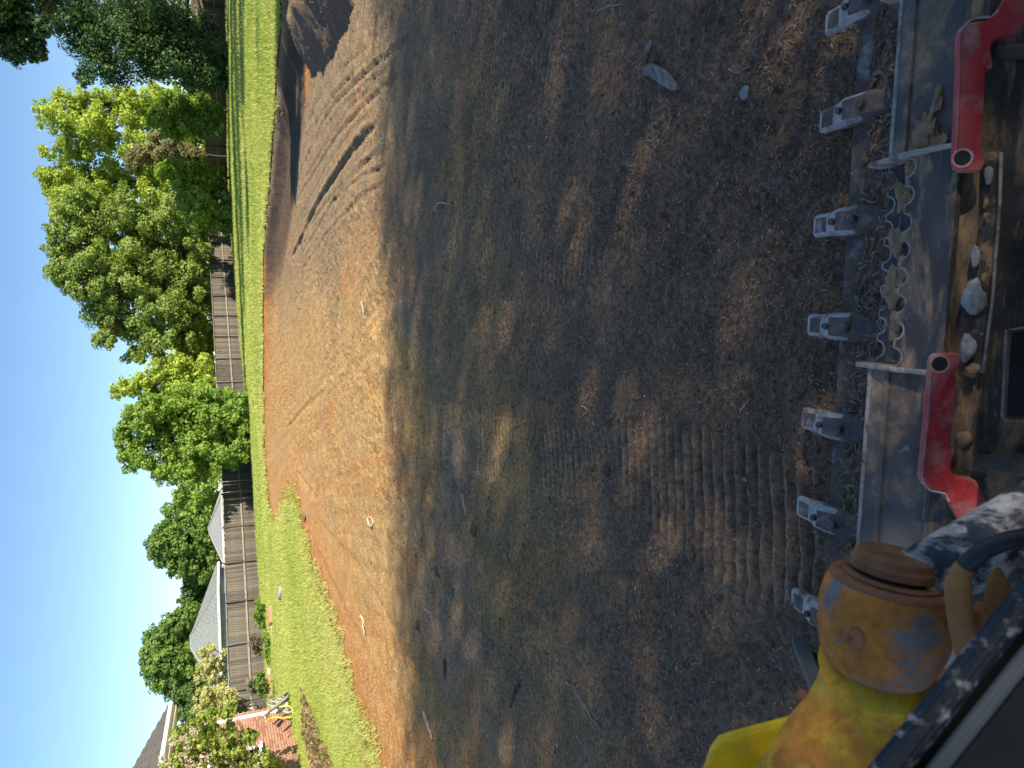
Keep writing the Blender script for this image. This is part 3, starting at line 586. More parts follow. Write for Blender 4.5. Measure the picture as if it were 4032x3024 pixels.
make_tree('shrub', 'dull olive brown shrub in front of the shaded fence', 'shrub', (aty(900, 610, 66)[0], 66.5), [(285, 345, 18), (310, 330, 22), (335, 340, 24), (345, 310, 20), (370, 325, 24), (400, 330, 22), (425, 335, 16)], 64, *OLV, leaf=.2, dens=.9, group=SG, seed=36, trunk_r=.08)
make_tree('shrub', 'tall dark green shrub under the yellow green tree limbs', 'shrub', (aty(900, 440, 60)[0], 60), [(345, 250, 26), (375, 220, 26), (375, 270, 28), (405, 245, 30), (430, 220, 22), (430, 270, 28), (455, 250, 24), (465, 280, 16)], 59, *MID, leaf=.2, dens=1.0, group=SG, seed=39, trunk_r=.1)
make_tree('shrub', 'bright green shrub with small leaves left of the olive shrub', 'shrub', (aty(900, 700, 61)[0], 61), [(355, 370, 20), (385, 365, 24), (390, 395, 22), (415, 380, 26), (440, 370, 22), (450, 395, 22), (465, 380, 18)], 60, (.18, .32, .03), (.42, .56, .09), leaf=.2, dens=1.0, group=SG, seed=42, trunk_r=.1)
make_tree('shrub', 'bushy green shrub spilling to the grass at the sunlit fence end', 'shrub', (aty(915, 830, 60)[0], 60), [(400, 440, 24), (425, 425, 24), (430, 465, 26), (455, 445, 24), (465, 480, 20), (475, 430, 20), (485, 465, 18), (490, 495, 10)], 59.5, *MID, leaf=.2, dens=1.05, group=SG, seed=45, trunk_r=.1)
make_tree('shrub', 'pale cream flowering shrub leaning over the top of the fence', 'shrub', (aty(900, 2600, 40.5)[0] - .5, 42), [(440, 1410, 12), (455, 1400, 10), (440, 1440, 14), (460, 1430, 14), (455, 1460, 14), (475, 1440, 12), (470, 1475, 14), (485, 1410, 8), (430, 1465, 10)], 42, *PALE, leaf=.10, dens=.9, seed=48, trunk_r=.06, jitter=.2)
make_tree('shrub', 'pale cream shrub behind the fence next to the house', 'shrub', (aty(900, 2790, 37)[0], 37.5), [(440, 1500, 18), (460, 1520, 20), (475, 1495, 16), (490, 1525, 18), (430, 1530, 14), (460, 1555, 16), (500, 1500, 12)], 37, *PALE, leaf=.10, dens=.9, seed=51, trunk_r=.06, jitter=.2)
make_tree('tall_shrub', 'tall leafy shrub with bare stems in front of the brick wall', 'shrub', (-9.3, 17.9), [(385, 1590, 16), (400, 1620, 20), (385, 1650, 18), (420, 1570, 16), (430, 1600, 20), (430, 1640, 24), (455, 1545, 16), (460, 1580, 20), (470, 1620, 24), (480, 1660, 24), (490, 1540, 14), (495, 1575, 18), (510, 1610, 22), (520, 1650, 24), (500, 1520, 10), (540, 1590, 14), (560, 1640, 22), (590, 1660, 22), (360, 1660, 18)], 18.6, (.19, .29, .045), (.46, .54, .13), leaf=.085, dens=1.05, seed=54, trunk_r=.035, jitter=.25, clr=.34)
# hedge trees beyond the right edge of the picture: they stripe the lawn with shade
def plain_tree(name, label, X, Yc, H, R, seed, dens=1.3, low=.25):
    rg = np.random.default_rng(seed); z0 = ground_z(X, Yc, False); root = empty(name, (X, Yc, z0)); Cs = []; Ns = []
    for i in range(int(34)):
        d = rg.normal(0, 1, 3); d /= np.linalg.norm(d); q = np.array([d[0] * R * .75, d[1] * R * .75, H * (low + (1 - low) * .5) + d[2] * H * (1 - low) * .42])
        n = int(170 * dens); dd = rg.normal(0, 1, (n, 3)); dd /= np.linalg.norm(dd, axis=1)[:, None]
        Cs.append(q + dd * (R * .36 * rg.uniform(.2, 1, n) ** .5)[:, None]); nn = dd + rg.normal(0, .5, (n, 3)); Ns.append(nn / np.linalg.norm(nn, axis=1)[:, None])
    Cs = np.concatenate(Cs); Ns = np.concatenate(Ns); k = rg.random(len(Cs)); cols = np.array(MID[0]) + (np.array(MID[1]) - np.array(MID[0])) * k[:, None]
    V, Q, CV = leaves(Cs, Ns, R * .15, cols, .6); np_mesh('crown', V, Q, mat=M['leaf'], col=CV, parent=root)
    mb = MB(); mb.tube([(0, 0, -.2), (.1, 0, H * .3), (0, .1, H * .75)], [H * .022, H * .017, H * .006], 7)
    for i in range(7):
        a = i * 2.4; mb.tube([(.05, 0, H * (.25 + .06 * i)), (math.cos(a) * R * .7, math.sin(a) * R * .7, H * (.4 + .06 * i))], [H * .008, H * .003], 5)
    mb.build('trunk', M['bark'], root, smooth=True, fix=False); tag(root, label, 'tree', 'trees shading the yard from the right')
plain_tree('yard_tree', 'leafy small tree right of the dug soil heap, outside the picture', 12.2, 11.6, 5.4, 1.25, 60)
plain_tree('yard_tree', 'slim young tree beside the right lawn edge, outside the picture', 15.6, 16.6, 5.3, .55, 64)
plain_tree('yard_tree', 'slender tree behind the slim young tree, outside the picture', 18.5, 17.2, 5.6, .45, 67)
plain_tree('yard_tree', 'leafy tree at the near end of the lawn shade, outside the picture', 23.5, 22.5, 11.5, 2.3, 62)
plain_tree('yard_tree', 'tall leafy tree in the middle of the lawn shade, outside the picture', 29.5, 25.5, 17.0, 2.9, 63)
plain_tree('yard_tree', 'big leafy tree at the far end of the lawn shade, outside the picture', 35.0, 29.5, 18.5, 3.0, 65)
plain_tree('yard_tree', 'leafy tree before the far right fence, outside the picture', 40.0, 38.0, 15.0, 3.2, 66)
# added, unseen leaf screens behind the machine: shade the foreground, let some sun through
def row_screen(k, X, Yc, H, R):
    rg = np.random.default_rng(600 + k); root = empty('shade_screen', (X, Yc, ground_z(X, Yc, False))); z0 = 3.2; n = int(2.4 * R * 2.2 * (H - z0) * 262)
    u = rg.uniform(-1, 1, (n, 3)); top = 1 + .018 * np.sin(u[:, 0] * 5 + k) + .012 * np.sin(u[:, 0] * 13 + 2 * k); u = u[(np.abs(u[:, 1]) < 1) & (u[:, 2] < top)]
    Cs = u * np.array([R * 1.03, 1.1, (H - z0) / 2]) + np.array([0, 0, (H + z0) / 2]); nn = rg.normal(0, 1, Cs.shape); nn /= np.linalg.norm(nn, axis=1)[:, None]
    cols = np.array(DKG[0]) + (np.array(DKG[1]) - np.array(DKG[0])) * rg.random((len(Cs), 1)); V, Q, CV = leaves(Cs, nn, .12, cols, .75); np_mesh('crown', V, Q, mat=M['leaf'], col=CV, parent=root)
    mb = MB(); mb.tube([(0, 0, -.3), (0, 0, H * .9)], [.16, .04], 8); mb.build('trunk', M['bark'], root, smooth=True, fix=False)
    tag(root, 'unseen leaf screen added behind the loader to shade the foreground', 'tree', 'added leaf screens shading the foreground')
for k in range(9):
    X = 1.2 + k * 2.9
    row_screen(k, X, -6.5, 12.25 + [.0, .1, -.1, .1, -.1, .05, .1, -.05, .1][k] - max(0, (14.5 - X)) * .055, 1.45)

# ------------------------------------------------------------------ board fences
PICK = None
def fence(name, label, a, b, post_step, detail, rail_from=.0):
    global PICK
    a = Vector(a); b = Vector(b); Lf = (b - a).length; u = (b - a).normalized(); ang = math.atan2(u.y, u.x)
    root = empty(name, (a.x, a.y, 0), ang); tag(root, label, 'fence', 'board fences round the yard')
    def gz(s): q = a + u * s; return ground_z(q.x, q.y, False)
    if PICK is None:
        PICK = [MB().box((0, 0, .9), (.137, .018, 1.8 + .02 * k)) for k in range(3)]
        PICK = [m.build('picket', M['fence']) for m in PICK]
        for o in PICK: bpy.data.objects.remove(o, do_unlink=False) if False else None
    n = int(Lf / .1445); rest = MB(); rnd = random.Random(5)
    for i in range(n):
        s = (i + .5) * .1445; dz = gz(s) + .03 + rnd.uniform(-.012, .012); dy = .03 + rnd.uniform(-.005, .005)
        wx = (a + u * s).x
        if detail(wx):
            src = PICK[rnd.randrange(3)]; o = src.copy(); COL.objects.link(o); o.parent = root; o.location = (s, dy, dz); o.rotation_euler = (0, rnd.gauss(0, .006), rnd.gauss(0, .03))
        else: rest.box((s, dy, dz + .9), (.137, .018, 1.8))
    if rest.v: tag(rest.build('picket_row', M['fence'], root, fix=False), kind='stuff')
    k = int(Lf / post_step) + 1
    for i in range(k + 1):
        s = min(i * post_step, Lf); z0 = gz(s)
        MB().box((s, -.055, z0 + .94), (.10, .10, 2.0)).build('post', M['fence'], root, bevel=.006, seg=1)
        if i < k and s < Lf - .2:
            e = min(s + post_step, Lf); z1 = gz(e)
            MB().bar((s + .055, -.02, z0 + .82), (e - .055, -.02, z1 + .82), .075, .09).build('mid_rail', M['fence_pale'], root)
            MB().bar((s + .005, -.01, z0 + 1.875), (e - .005, -.01, z1 + 1.875), .13, .035).build('cap_rail', M['fence_pale'], root)
_d = Vector((14.383, 14.349)).normalized(); _p0 = Vector((-11.666, 42.868))
A0 = _p0 - _d * (2.52 * 3); A1 = _p0 + _d * (2.52 * 18)
fence('board_fence', 'weathered grey board fence running along the back of the lawn', A0, A1, 2.52, lambda X: -15.6 < X < -5.2 or 2.2 < X < 14.0)
fence('board_fence', 'shaded leaning board fence at the right under the dark drooping tree', (A1.x + .3, A1.y - .3), (33, 44.5), 2.5, lambda X: 25.6 < X < 29.5)
for o in PICK: bpy.data.objects.remove(o)

# ------------------------------------------------------------------ brick house on the left
def brick_house():
    H = empty('brick_house', (-10, 24, 0)); tag(H, 'brick house with brown shingle roof and white gutter, left edge', 'house')
    # local frame: x across (wall face at 0, looking to +x), y along the wall (0 = far corner), z up
    core = MB(); core.box((-4.02, -6.5, 1.68), (8.0, 13.0 - .03, 3.4)); core.build('wall_core', M['mortar'], H)
    bl = [MB().box((0, 0, 0), (.10, .203, .065)).build('brick', M[k]) for k in ('brick', 'brick_b')]
    rnd = random.Random(2); rest = MB(); cnt = 0; wins = [(-3.6, -2.55, 1.05, 2.35), (-.62, -.40, 1.2, 2.72)]
    for r in range(44):
        z = .045 + r * .0755
        for i in range(60):
            yy = -.105 - i * .2135 - (.107 if r % 2 else 0)
            if yy < -12.8: break
            if any(w0 - .1 < yy < w1 + .1 and z0 < z < z1 for w0, w1, z0, z1 in wins[:1]): continue
            if yy > -4.1 and (z < 1.15 or z > 2.45) and cnt < 296:
                o = bl[rnd.random() < .3].copy(); COL.objects.link(o); o.parent = H; o.location = (-.044 + rnd.uniform(-.003, .003), yy, z); o.rotation_euler = (rnd.gauss(0, .006), 0, rnd.gauss(0, .01)); cnt += 1
            else: rest.box((-.044 + rnd.uniform(-.003, .003), yy, z), (.10, .203, .065))
    tag(rest.build('brick_courses', M['brick'], H, fix=False), kind='stuff')
    for o in bl: bpy.data.objects.remove(o)
    wy0, wy1, z0, z1 = wins[0]
    wn = MB().box((-.03, (wy0 + wy1) / 2, (z0 + z1) / 2), (.02, wy1 - wy0, z1 - z0)).build('window', M['glass'], H)
    fr = MB()
    for q in (wy0, (wy0 + wy1) / 2, wy1): fr.box((0.0, q, (z0 + z1) / 2), (.07, .06, z1 - z0 + .06))
    for q in (z0, (z0 + z1) / 2, z1): fr.box((0.004, (wy0 + wy1) / 2, q), (.066, wy1 - wy0, .06))
    fr.build('frame', M['white'], wn); MB().box((.03, (wy0 + wy1) / 2, z0 - .06), (.16, wy1 - wy0 + .2, .06)).build('sill', M['white'], wn)
    d = MB(); d.box((.05, -.5, 1.7), (.07, .09, 3.0)); d.tube([(.05, -.5, .22), (.2, -.45, .1)], .045, 6); d.build('downspout', M['white'], H)
    # roof: gable end at the far corner, ridge along y
    MB().box((.52, -6.4, 3.40), (.03, 13.2, .20)).build('fascia', M['white'], H)
    MB().box((.23, -6.4, 3.31), (.55, 13.2, .03)).build('soffit', M['white'], H)
    gt = MB()
    gt.prism([(.54, .2, 3.5), (.66, .2, 3.5), (.66, .2, 3.40), (.58, .2, 3.36), (.54, .2, 3.36)], (0, -13.2, 0)); gt.build('gutter', M['white'], H)
    pit = math.radians(31); c_, s_ = math.cos(pit), math.sin(pit)
    rf = MB(); rf.prism([(.60, .25, 3.50), (-4.1, .25, 3.50 + 4.7 * s_ / c_), (-8.8, .25, 3.50), (-8.7, .25, 3.46), (-4.1, .25, 3.38 + 4.7 * s_ / c_), (.60, .25, 3.46)], (0, -13.3, 0)); R = rf.build('roof', M['shingle'], H)
    sh = MB(); rnd = random.Random(9)
    for k in range(38):
        d0 = k * .143
        for i in range(40):
            yy = .1 - i * .333 - (.16 if k % 2 else 0)
            if yy < -12.9: break
            xx = .62 - d0 * c_; zz = 3.515 + d0 * s_ + rnd.uniform(-.003, .003)
            sh.add([(xx, yy - .16, zz), (xx, yy + .16, zz), (xx - .143 * c_, yy + .16, zz + .143 * s_ - .008), (xx - .143 * c_, yy - .16, zz + .143 * s_ - .008), (xx, yy - .16, zz - .014), (xx, yy + .16, zz - .014)], [(0, 1, 2, 3), (0, 4, 5, 1)])
    tag(sh.build('shingle_rows', M['shingle'], R, fix=False), kind='stuff')
    gb = MB(); gb.prism([(0, -.02, 3.3), (-8.0, -.02, 3.3), (-4.1, -.02, 3.3 + 3.9 * s_ / c_)], (0, -.1, 0)); gb.build('gable', M['brick'], H)
brick_house()

# ------------------------------------------------------------------ neighbours' roofs beyond the fence
def neighbour(name, label, pts_front, ridge, back, eave, sid, shing, rows=True):
    """pts in world: front eave left/right, ridge left/right, depth behind the eave"""
    el, er = Vector(pts_front[0]), Vector(pts_front[1]); rl, rr = Vector(ridge[0]), Vector(ridge[1])
    base = empty(name, (el.x, el.y, 0)); O = Vector((el.x, el.y, 0)); tag(base, label, 'house', 'houses beyond the fence')
    bl = el + Vector((0, back, 0)); br = er + Vector((0, back, 0))
    m = MB(); V = [v - O for v in (el, er, br, bl, rl, rr)]
    m.add(V, [(0, 1, 5, 4), (1, 2, 5), (2, 3, 4, 5), (3, 0, 4), (3, 2, 1, 0)]); rf = m.build('roof', shing, base)
    if rows:
        sh = MB(); k = 26; rnd = random.Random(4)
        def course(p0, p1, q0, q1, n):
            nrm = (p1 - p0).cross(q0 - p0).normalized()
            if nrm.z < 0: nrm = -nrm
            for j in range(n):
                a0 = p0.lerp(q0, j / n); a1 = p1.lerp(q1, j / n); b0 = p0.lerp(q0, (j + 1) / n); b1 = p1.lerp(q1, (j + 1) / n); ln = (a1 - a0).length; c_ = max(1, int(ln / .34))
                for i in range(c_):
                    t0 = (i + (.5 if j % 2 else 0)) / c_; t1 = min(1, t0 + .82 / c_)
                    if t0 >= 1: continue
                    u0 = nrm * rnd.uniform(.012, .03)
                    P = [a0.lerp(a1, t0) + u0, a0.lerp(a1, t1) + u0, b0.lerp(b1, t1) + nrm * .006, b0.lerp(b1, t0) + nrm * .006]
                    sh.add(P + [P[0] - u0, P[1] - u0], [(0, 1, 2, 3), (0, 4, 5, 1)])
        course(V[0], V[1], V[4], V[5], k); course(V[1], V[2], V[5], V[5], k)
        tag(sh.build('shingle_rows', shing, rf, fix=False), kind='stuff')
    cap = MB(); cap.tube([V[4], V[5]], .09, 6); cap.tube([V[1], V[5]], .07, 5); cap.tube([V[0], V[4]], .07, 5); cap.build('ridge_cap', shing, rf)
    w_ = MB(); cx = (V[0] + V[1] + V[2] + V[3]) / 4; sx = (er.x - el.x) - .9; sy = back - .9
    w_.box((cx.x, cx.y, el.z / 2 - .05), (sx, sy, el.z - .1)); wl = w_.build('wall', sid, base)
    for i in range(int((el.z - .2) / .17)):
        zz = .2 + i * .17
        if zz > 1.4: MB().box((cx.x, cx.y - sy / 2 - .012, zz), (sx, .018, .15)).build('siding_board', sid, wl)
    fz = el.z - .09
    MB().box((cx.x, V[0].y + .01, fz), (er.x - el.x + .02, .04, .17)).build('fascia', M['white'], base)
    MB().box((V[1].x - .01, cx.y, fz - .004), (.04, back, .17)).build('fascia', M['white'], base)
neighbour('neighbour_house', 'neighbour house with green grey shingle hip roof and blue grey siding', [aty(872, 2740, 55) * [1, 1, 0] + [0, 0, 2.5], aty(861, 2319, 55) * [1, 1, 0] + [0, 0, 2.5]], [aty(753, 2553, 59.5) * [1, 1, 1], aty(751, 2500, 59.5)], 9, 2.4, M['siding'], M['shingle_g'])
neighbour('neighbour_house', 'neighbour house with light grey hip roof and white eave', [aty(884, 2215, 60) * [1, 1, 0] + [0, 0, 2.05], aty(868, 1960, 60) * [1, 1, 0] + [0, 0, 2.05]], [aty(826, 2101, 63), aty(821, 2074, 63)], 6, 2.05, M['white'], M['shingle_l'], rows=False)
# ------------------------------------------------------------------ the loader: bucket (machine frame: x right, y ahead, z up)
def mroot(name): return empty(name, tuple(MO), -YAW)
TOOTH_X = [(-1.005 + .2865 * i) for i in range(8)]
TOOTH_X = [mz(3141, 2370, .08)[0], mz(3150, 2000, .08)[0], mz(3168, 1650, .08)[0], mz(3190, 1280, .08)[0], mz(3217, 888, .08)[0], mz(3250, 470, .08)[0], mz(3281, 75, .08)[0]]
TOOTH_X.append(TOOTH_X[-1] + .285)
BK = mroot('loader_bucket'); tag(BK, 'wide toothed steel loader bucket resting flat on the dark soil', 'bucket')
BX0, BX1 = -1.13, 1.13
# floor with the cutting edge, back and top lip
e = MB(); e.prism([(BX0, -.085, .042), (BX0, -.105, .070), (BX0, -.30, .070), (BX0, -.30, .040)], (BX1 - BX0, 0, 0)); e.build('cutting_edge', M['steel_worn'], BK, bevel=.003)
f_ = MB()
prof = [(-.30, .062), (-.62, .058), (-.74, .10), (-.80, .19), (-.80, .36), (-.745, .47), (-.72, .485)]
prof2 = [(-.30, .044), (-.63, .040), (-.755, .088), (-.82, .186), (-.82, .366), (-.76, .485), (-.725, .503)]
for (a0, a1), (b0, b1), (c0, c1), (d0, d1) in zip(prof[:-1], prof[1:], prof2[:-1], prof2[1:]): f_.prism([(BX0, a0, a1), (BX0, b0, b1), (BX0, d0, d1), (BX0, c0, c1)], (BX1 - BX0, 0, 0))
f_.build('shell', M['steel_black'], BK)
for s in (-1, 1):
    X = BX0 - .012 if s < 0 else BX1 + .012
    MB().prism([(X, -.03, .05), (X, -.06, .085), (X, -.42, .33), (X, -.60, .50), (X, -.75, .50), (X, -.83, .36), (X, -.83, .18), (X, -.75, .06), (X, -.62, .03), (X, -.1, .035)], (.02 * s, 0, 0)).build('side_plate', M['steel_black'], BK, bevel=.003)
    MB().prism([(X, 0.03, .045), (X, -.02, .09), (X, -.42, .36), (X, -.44, .33), (X, -.1, .09), (X, -.06, .05)], (-.022 * s, 0, 0)).build('side_cutter', M['trimgrey'], BK, bevel=.003)
def lip(x0, x1, y0):
    o = MB().prism([(x0, y0, .497), (x0, y0, .509), (x0, -.655, .516), (x0, -.735, .500), (x0, -.735, .488), (x0, -.655, .503)], (x1 - x0, 0, 0)).build('top_lip', M['steel_lip'], BK)
    MB().box(((x0 + x1) / 2, y0 + .003, .503), (x1 - x0, .010, .016)).build('lip_edge', M['steel_edge'], BK, bevel=.003)
    MB().box(((x0 + x1) / 2, -.640, .5165), (x1 - x0, .012, .008)).build('lip_rib', M['steel_lip'], BK, bevel=.002)
lip(-1.12, -.205, -.597); lip(.19, .50, -.610); lip(.90, 1.12, -.610)
# serrated step plates
def step_tread(x0, x1, y0, y1, z, n, depth):
    pts = []; w_ = (x1 - x0); r = .017
    pts.append((x0, y0))
    for i in range(n):
        cx = x0 + w_ * (i + .5) / n
        for k in range(9): a = math.pi - math.pi * k / 8; pts.append((cx + math.cos(a) * r, y0 - math.sin(a) * r * 1.05))
    pts += [(x1, y0), (x1, y1), (x0, y1)]
    return pts
def step(x0, x1, yf, n):
    lo = MB().prism([(a, b, .480) for a, b in step_tread(x0 + .01, x1 - .01, yf, yf - .105, 0, n, 0)], (0, 0, -.012)).build('step_tread', M['steel_black'], BK)
    hi = MB().prism([(a, b, .528) for a, b in step_tread(x0, x1, yf - .078, yf - .175, 0, n, 0)], (0, 0, -.014)).build('step_tread', M['steel_black'], BK)
    for (yy, zz, xa, xb, par) in ((yf, .474, x0 + .01, x1 - .01, lo), (yf - .078, .521, x0, x1, hi)):     # worn bright rims along the serrations
        pl = step_tread(xa, xb, yy, yy - .05, 0, n, 0)[:-2]; rim = MB()
        for p, q in zip(pl[:-1], pl[1:]): rim.bar((p[0], p[1] + .0015, zz), (q[0], q[1] + .0015, zz), .0035, .014)
        rim.build('serrated_rim', M['steel_edge'], par, fix=False)
    for X in (x0 - .004, x1 + .004):
        MB().prism([(X, yf + .035, .47), (X, yf + .03, .505), (X, yf - .07, .535), (X, yf - .165, .53), (X, yf - .165, .46), (X, yf - .05, .45)], (.010 if X < (x0 + x1) / 2 else -.010, 0, 0)).build('step_bracket', M['steel_edge'], BK, bevel=.003)
    # dried clay stuck on the treads
    rnd = random.Random(int(x0 * 100))
    for k in range(7):
        xx = rnd.uniform(x0 + .04, x1 - .04); blob('clay_cake', M['clay_lump'], BK, (xx, yf - .045 + rnd.uniform(-.01, .02), .482), (.026, .016, .0035), rnd.randrange(999), 3, .45)
def blob(name, mat, parent, c, r, seed, sub=2, amp=.25):
    bm = bmesh.new(); bmesh.ops.create_icosphere(bm, subdivisions=sub, radius=1); rnd = np.random.default_rng(seed); ph = rnd.uniform(0, 6, 6)
    for v in bm.verts:
        p = v.co; k = 1 + amp * (math.sin(3 * p.x + ph[0]) * math.sin(3.3 * p.y + ph[1]) + .6 * math.sin(5 * p.z + ph[2] + 3 * p.x) + .35 * math.sin(9 * p.y + ph[3]) * math.sin(8 * p.x + ph[4])) + rnd.normal(0, amp * (.22 if sub > 3 else .12))
        v.co = Vector((p.x * k * r[0], p.y * k * r[1], p.z * k * r[2]))
    me = bpy.data.meshes.new(name); bm.to_mesh(me); bm.free(); me.materials.append(mat)
    for p in me.polygons: p.use_smooth = True
    o = bpy.data.objects.new(name, me); COL.objects.link(o); o.location = c
    if parent: o.parent = parent
    return o
for k, (a, b, rx, ry) in enumerate([(3640, 560, .040, .026), (3600, 600, .026, .018), (3690, 610, .030, .016), (3655, 510, .022, .016), (3690, 395, .02, .008), (3590, 630, .03, .01)]):
    blob('clay_cake', M['clay_lump'], BK, mz(a, b, .512), (rx, ry, .0035), 300 + k, 4, .5)
step(-.205, .19, -.583, 8); step(.50, .90, -.583, 8)
# teeth
def tooth(X, lean):
    z0 = .062; hw = .036
    sec = [(.020, .029, .008, .000), (.006, .033, .013, .001), (-.045, .033, .020, .003), (-.072, .036, .032, .006), (-.10, .038, .044, .008), (-.16, .038, .040, .008), (-.215, .030, .022, .008), (-.235, .024, .010, .008)]
    m = MB(); vs = []
    for yy, w_, h_, b_ in sec:
        zc = z0 + b_; vs += [(X - w_, yy, zc - .008), (X - w_, yy, zc + h_ * .55), (X - w_ * .72, yy, zc + h_), (X + w_ * .72, yy, zc + h_), (X + w_, yy, zc + h_ * .55), (X + w_, yy, zc - .008)]
    fs = [list(range(6))[::-1], [6 * (len(sec) - 1) + i for i in range(6)]]
    for i in range(len(sec) - 1):
        for j in range(6): a = i * 6 + j; b = i * 6 + (j + 1) % 6; fs.append([a, b, b + 6, a + 6])
    m.add(vs, fs); t = m.build('tooth', M['tooth'], BK, bevel=.005, seg=2)
    hub = MB(); vs = []
    for yy, w_, h_ in [(-.078, .034, .030), (-.105, .040, .045), (-.165, .041, .043), (-.225, .034, .022), (-.27, .022, .004)]:
        vs += [(X - w_, yy, z0), (X - w_, yy, z0 + h_ * .6), (X - w_ * .6, yy, z0 + h_ + .008), (X + w_ * .6, yy, z0 + h_ + .008), (X + w_, yy, z0 + h_ * .6), (X + w_, yy, z0)]
    fs = [list(range(6))[::-1], [24 + i for i in range(6)]]
    for i in range(4):
        for j in range(6): a = i * 6 + j; b = i * 6 + (j + 1) % 6; fs.append([a, b, b + 6, a + 6])
    hub.add(vs, fs); hb = hub.build('adapter', M['tooth_hub'], t, bevel=.006)
    for yy, r in ((-.095, .011), (-.165, .014)):
        MB().tube([(X, yy, z0 + .040), (X, yy, z0 + .062)], [r, r * .9], 6).build('bolt', M['bolt'], t, bevel=.002)
    # pocket worn into the tip
    MB().prism([(X - .020, .002, z0 + .0135), (X + .020, .002, z0 + .0135), (X + .021, -.042, z0 + .0215), (X - .021, -.042, z0 + .0215)], (0, 0, .0025)).build('wear_pocket', M['steel_worn'], t)
for X in TOOTH_X: tooth(X, 0)
# soil carried in the bucket
def bucket_soil():
    nx_, ny_ = 180, 56; xs = np.linspace(BX0 + .005, BX1 - .005, nx_); ys = np.linspace(-.13, -.79, ny_); X, Yv = np.meshgrid(xs, ys); X = X.ravel(); Yv = Yv.ravel()
    n = fbm(X * 5, Yv * 5, 3, 501); f2 = fbm(X * 28, Yv * 28, 3, 511)
    t = (-.14 - Yv - (n - .5) * .10); z = .069 + np.clip(t, -.02, 1) * .18 * (.6 + .8 * n) + (f2 - .5) * .020 * sstep(-.02, .05, t) - .012 * (1 - sstep(-.02, .03, t))
    cc = lerp(np.tile(np.array((.20, .13, .08)), (len(X), 1)), np.array((.34, .23, .15)), fbm(X * 9, Yv * 9, 3, 521))
    I = np.arange(nx_ * ny_).reshape(ny_, nx_); q = np.stack([I[:-1, :-1], I[1:, :-1], I[1:, 1:], I[:-1, 1:]], -1).reshape(-1, 4)
    o = np_mesh('bucket_soil', np.stack([X, Yv, z], 1), q, mat=M['soil'], col=cc, smooth=True); o.location = tuple(MO); o.rotation_euler = (0, 0, -YAW)
    tag(o, 'layer of dark soil lying inside the bucket behind the teeth', 'soil', kind='stuff')
    k = 5200; px = RNG.uniform(BX0 + .02, BX1 - .02, k); py = RNG.uniform(-.62, -.15, k); n = fbm(px * 5, py * 5, 3, 501); tt = (-.14 - py - (n - .5) * .10); ok = tt > 0.01; px, py, n, tt = px[ok], py[ok], n[ok], tt[ok]; k = len(px)
    z = .069 + tt * .18 * (.6 + .8 * n); an = RNG.uniform(0, math.pi, k); ln = RNG.uniform(.008, .03, k); wd = RNG.uniform(.003, .008, k)
    ax = np.stack([np.cos(an), np.sin(an), RNG.normal(0, .4, k)], 1) * (ln / 2)[:, None]; bx = np.stack([-np.sin(an), np.cos(an), RNG.normal(0, .4, k)], 1) * (wd / 2)[:, None]; c0 = np.stack([px, py, z + .005], 1); cz = np.stack([0 * wd, 0 * wd, wd * .7], 1)
    V = np.stack([c0 - ax - bx, c0 - ax + bx, c0 + ax + bx, c0 + ax - bx, c0 - ax * .8 + cz, c0 + ax * .8 + cz], 1).reshape(-1, 3); B = (np.arange(k) * 6)[:, None]
    col = np.array(DK + [(.34, .26, .18), (.2, .15, .11)])[RNG.integers(0, 7, k)]
    o2 = np_mesh('bucket_chips', V, np.concatenate([B + np.array([[0, 3, 5, 4]]), B + np.array([[1, 4, 5, 2]])]), np.concatenate([B + np.array([[0, 4, 1]]), B + np.array([[3, 2, 5]])]), mat=M['chips'], col=np.repeat(col, 6, 0)); o2.location = tuple(MO); o2.rotation_euler = (0, 0, -YAW)
    tag(o2, 'mulch chips mixed into the soil inside the bucket', 'wood chips', kind='stuff')
bucket_soil()

# ------------------------------------------------------------------ the loader itself
LD = mroot('skid_steer_loader'); tag(LD, 'yellow and black skid steer loader seen from its cab, red levers and rusty pivot', 'loader')
# quick-attach frame behind the bucket
QP = np.array([0, -.745, .53]); QN = np.array([0, -.78, .63]); QN = QN / np.linalg.norm(QN); QV = Vector(QN)
def q(x, y, off=0.0): return Vector(mplane(x, y, QP + QN * off, QN))
fr = MB(); fr.prism([q(3700, -300, -.10), q(3640, 2500, -.10), q(4500, 2500, -.10), q(4600, -300, -.10)], QV * -.02); fr.build('attach_plate', M['steel_black'], LD)
def panel(name, px, off, th, mat, bev=.003): return MB().prism([q(a, b, off) for a, b in px], QV * -th).build(name, mat, LD, bevel=bev)
panel('frame_plate', [(3985, 540), (3905, 1470), (4300, 1500), (4300, 500)], -.055, .02, M['steel_black'])
panel('frame_web', [(3850, 1490), (3790, 1760), (3810, 1960), (4300, 1990), (4300, 1500)], -.05, .02, M['steel_black'])
panel('frame_web', [(3905, 60), (3890, 330), (3960, 480), (4300, 480), (4300, 20)], -.05, .02, M['steel_black'])
# framed openings: raised rims
def rim(name, pts, off, r, mat): MB().tube([q(a, b, off) for a, b in pts], r, 6).build(name, mat, LD, smooth=True)
rim('opening_rim', [(3885, 290), (3940, 305), (3965, 340), (3945, 560), (3930, 600)], -.045, .004, M['steel_edge'])
rim('opening_rim', [(3850, 1480), (3835, 1690), (3815, 1715), (3765, 1722)], -.045, .004, M['steel_edge'])
rim('opening_rim', [(4040, 1290), (3960, 1300), (3945, 1640), (3960, 1655), (4040, 1658)], -.033, .003, M['steel_edge'])
panel('opening_back', [(3975, 1310), (3962, 1640), (4300, 1645), (4300, 1310)], -.034, .004, M['dark'])
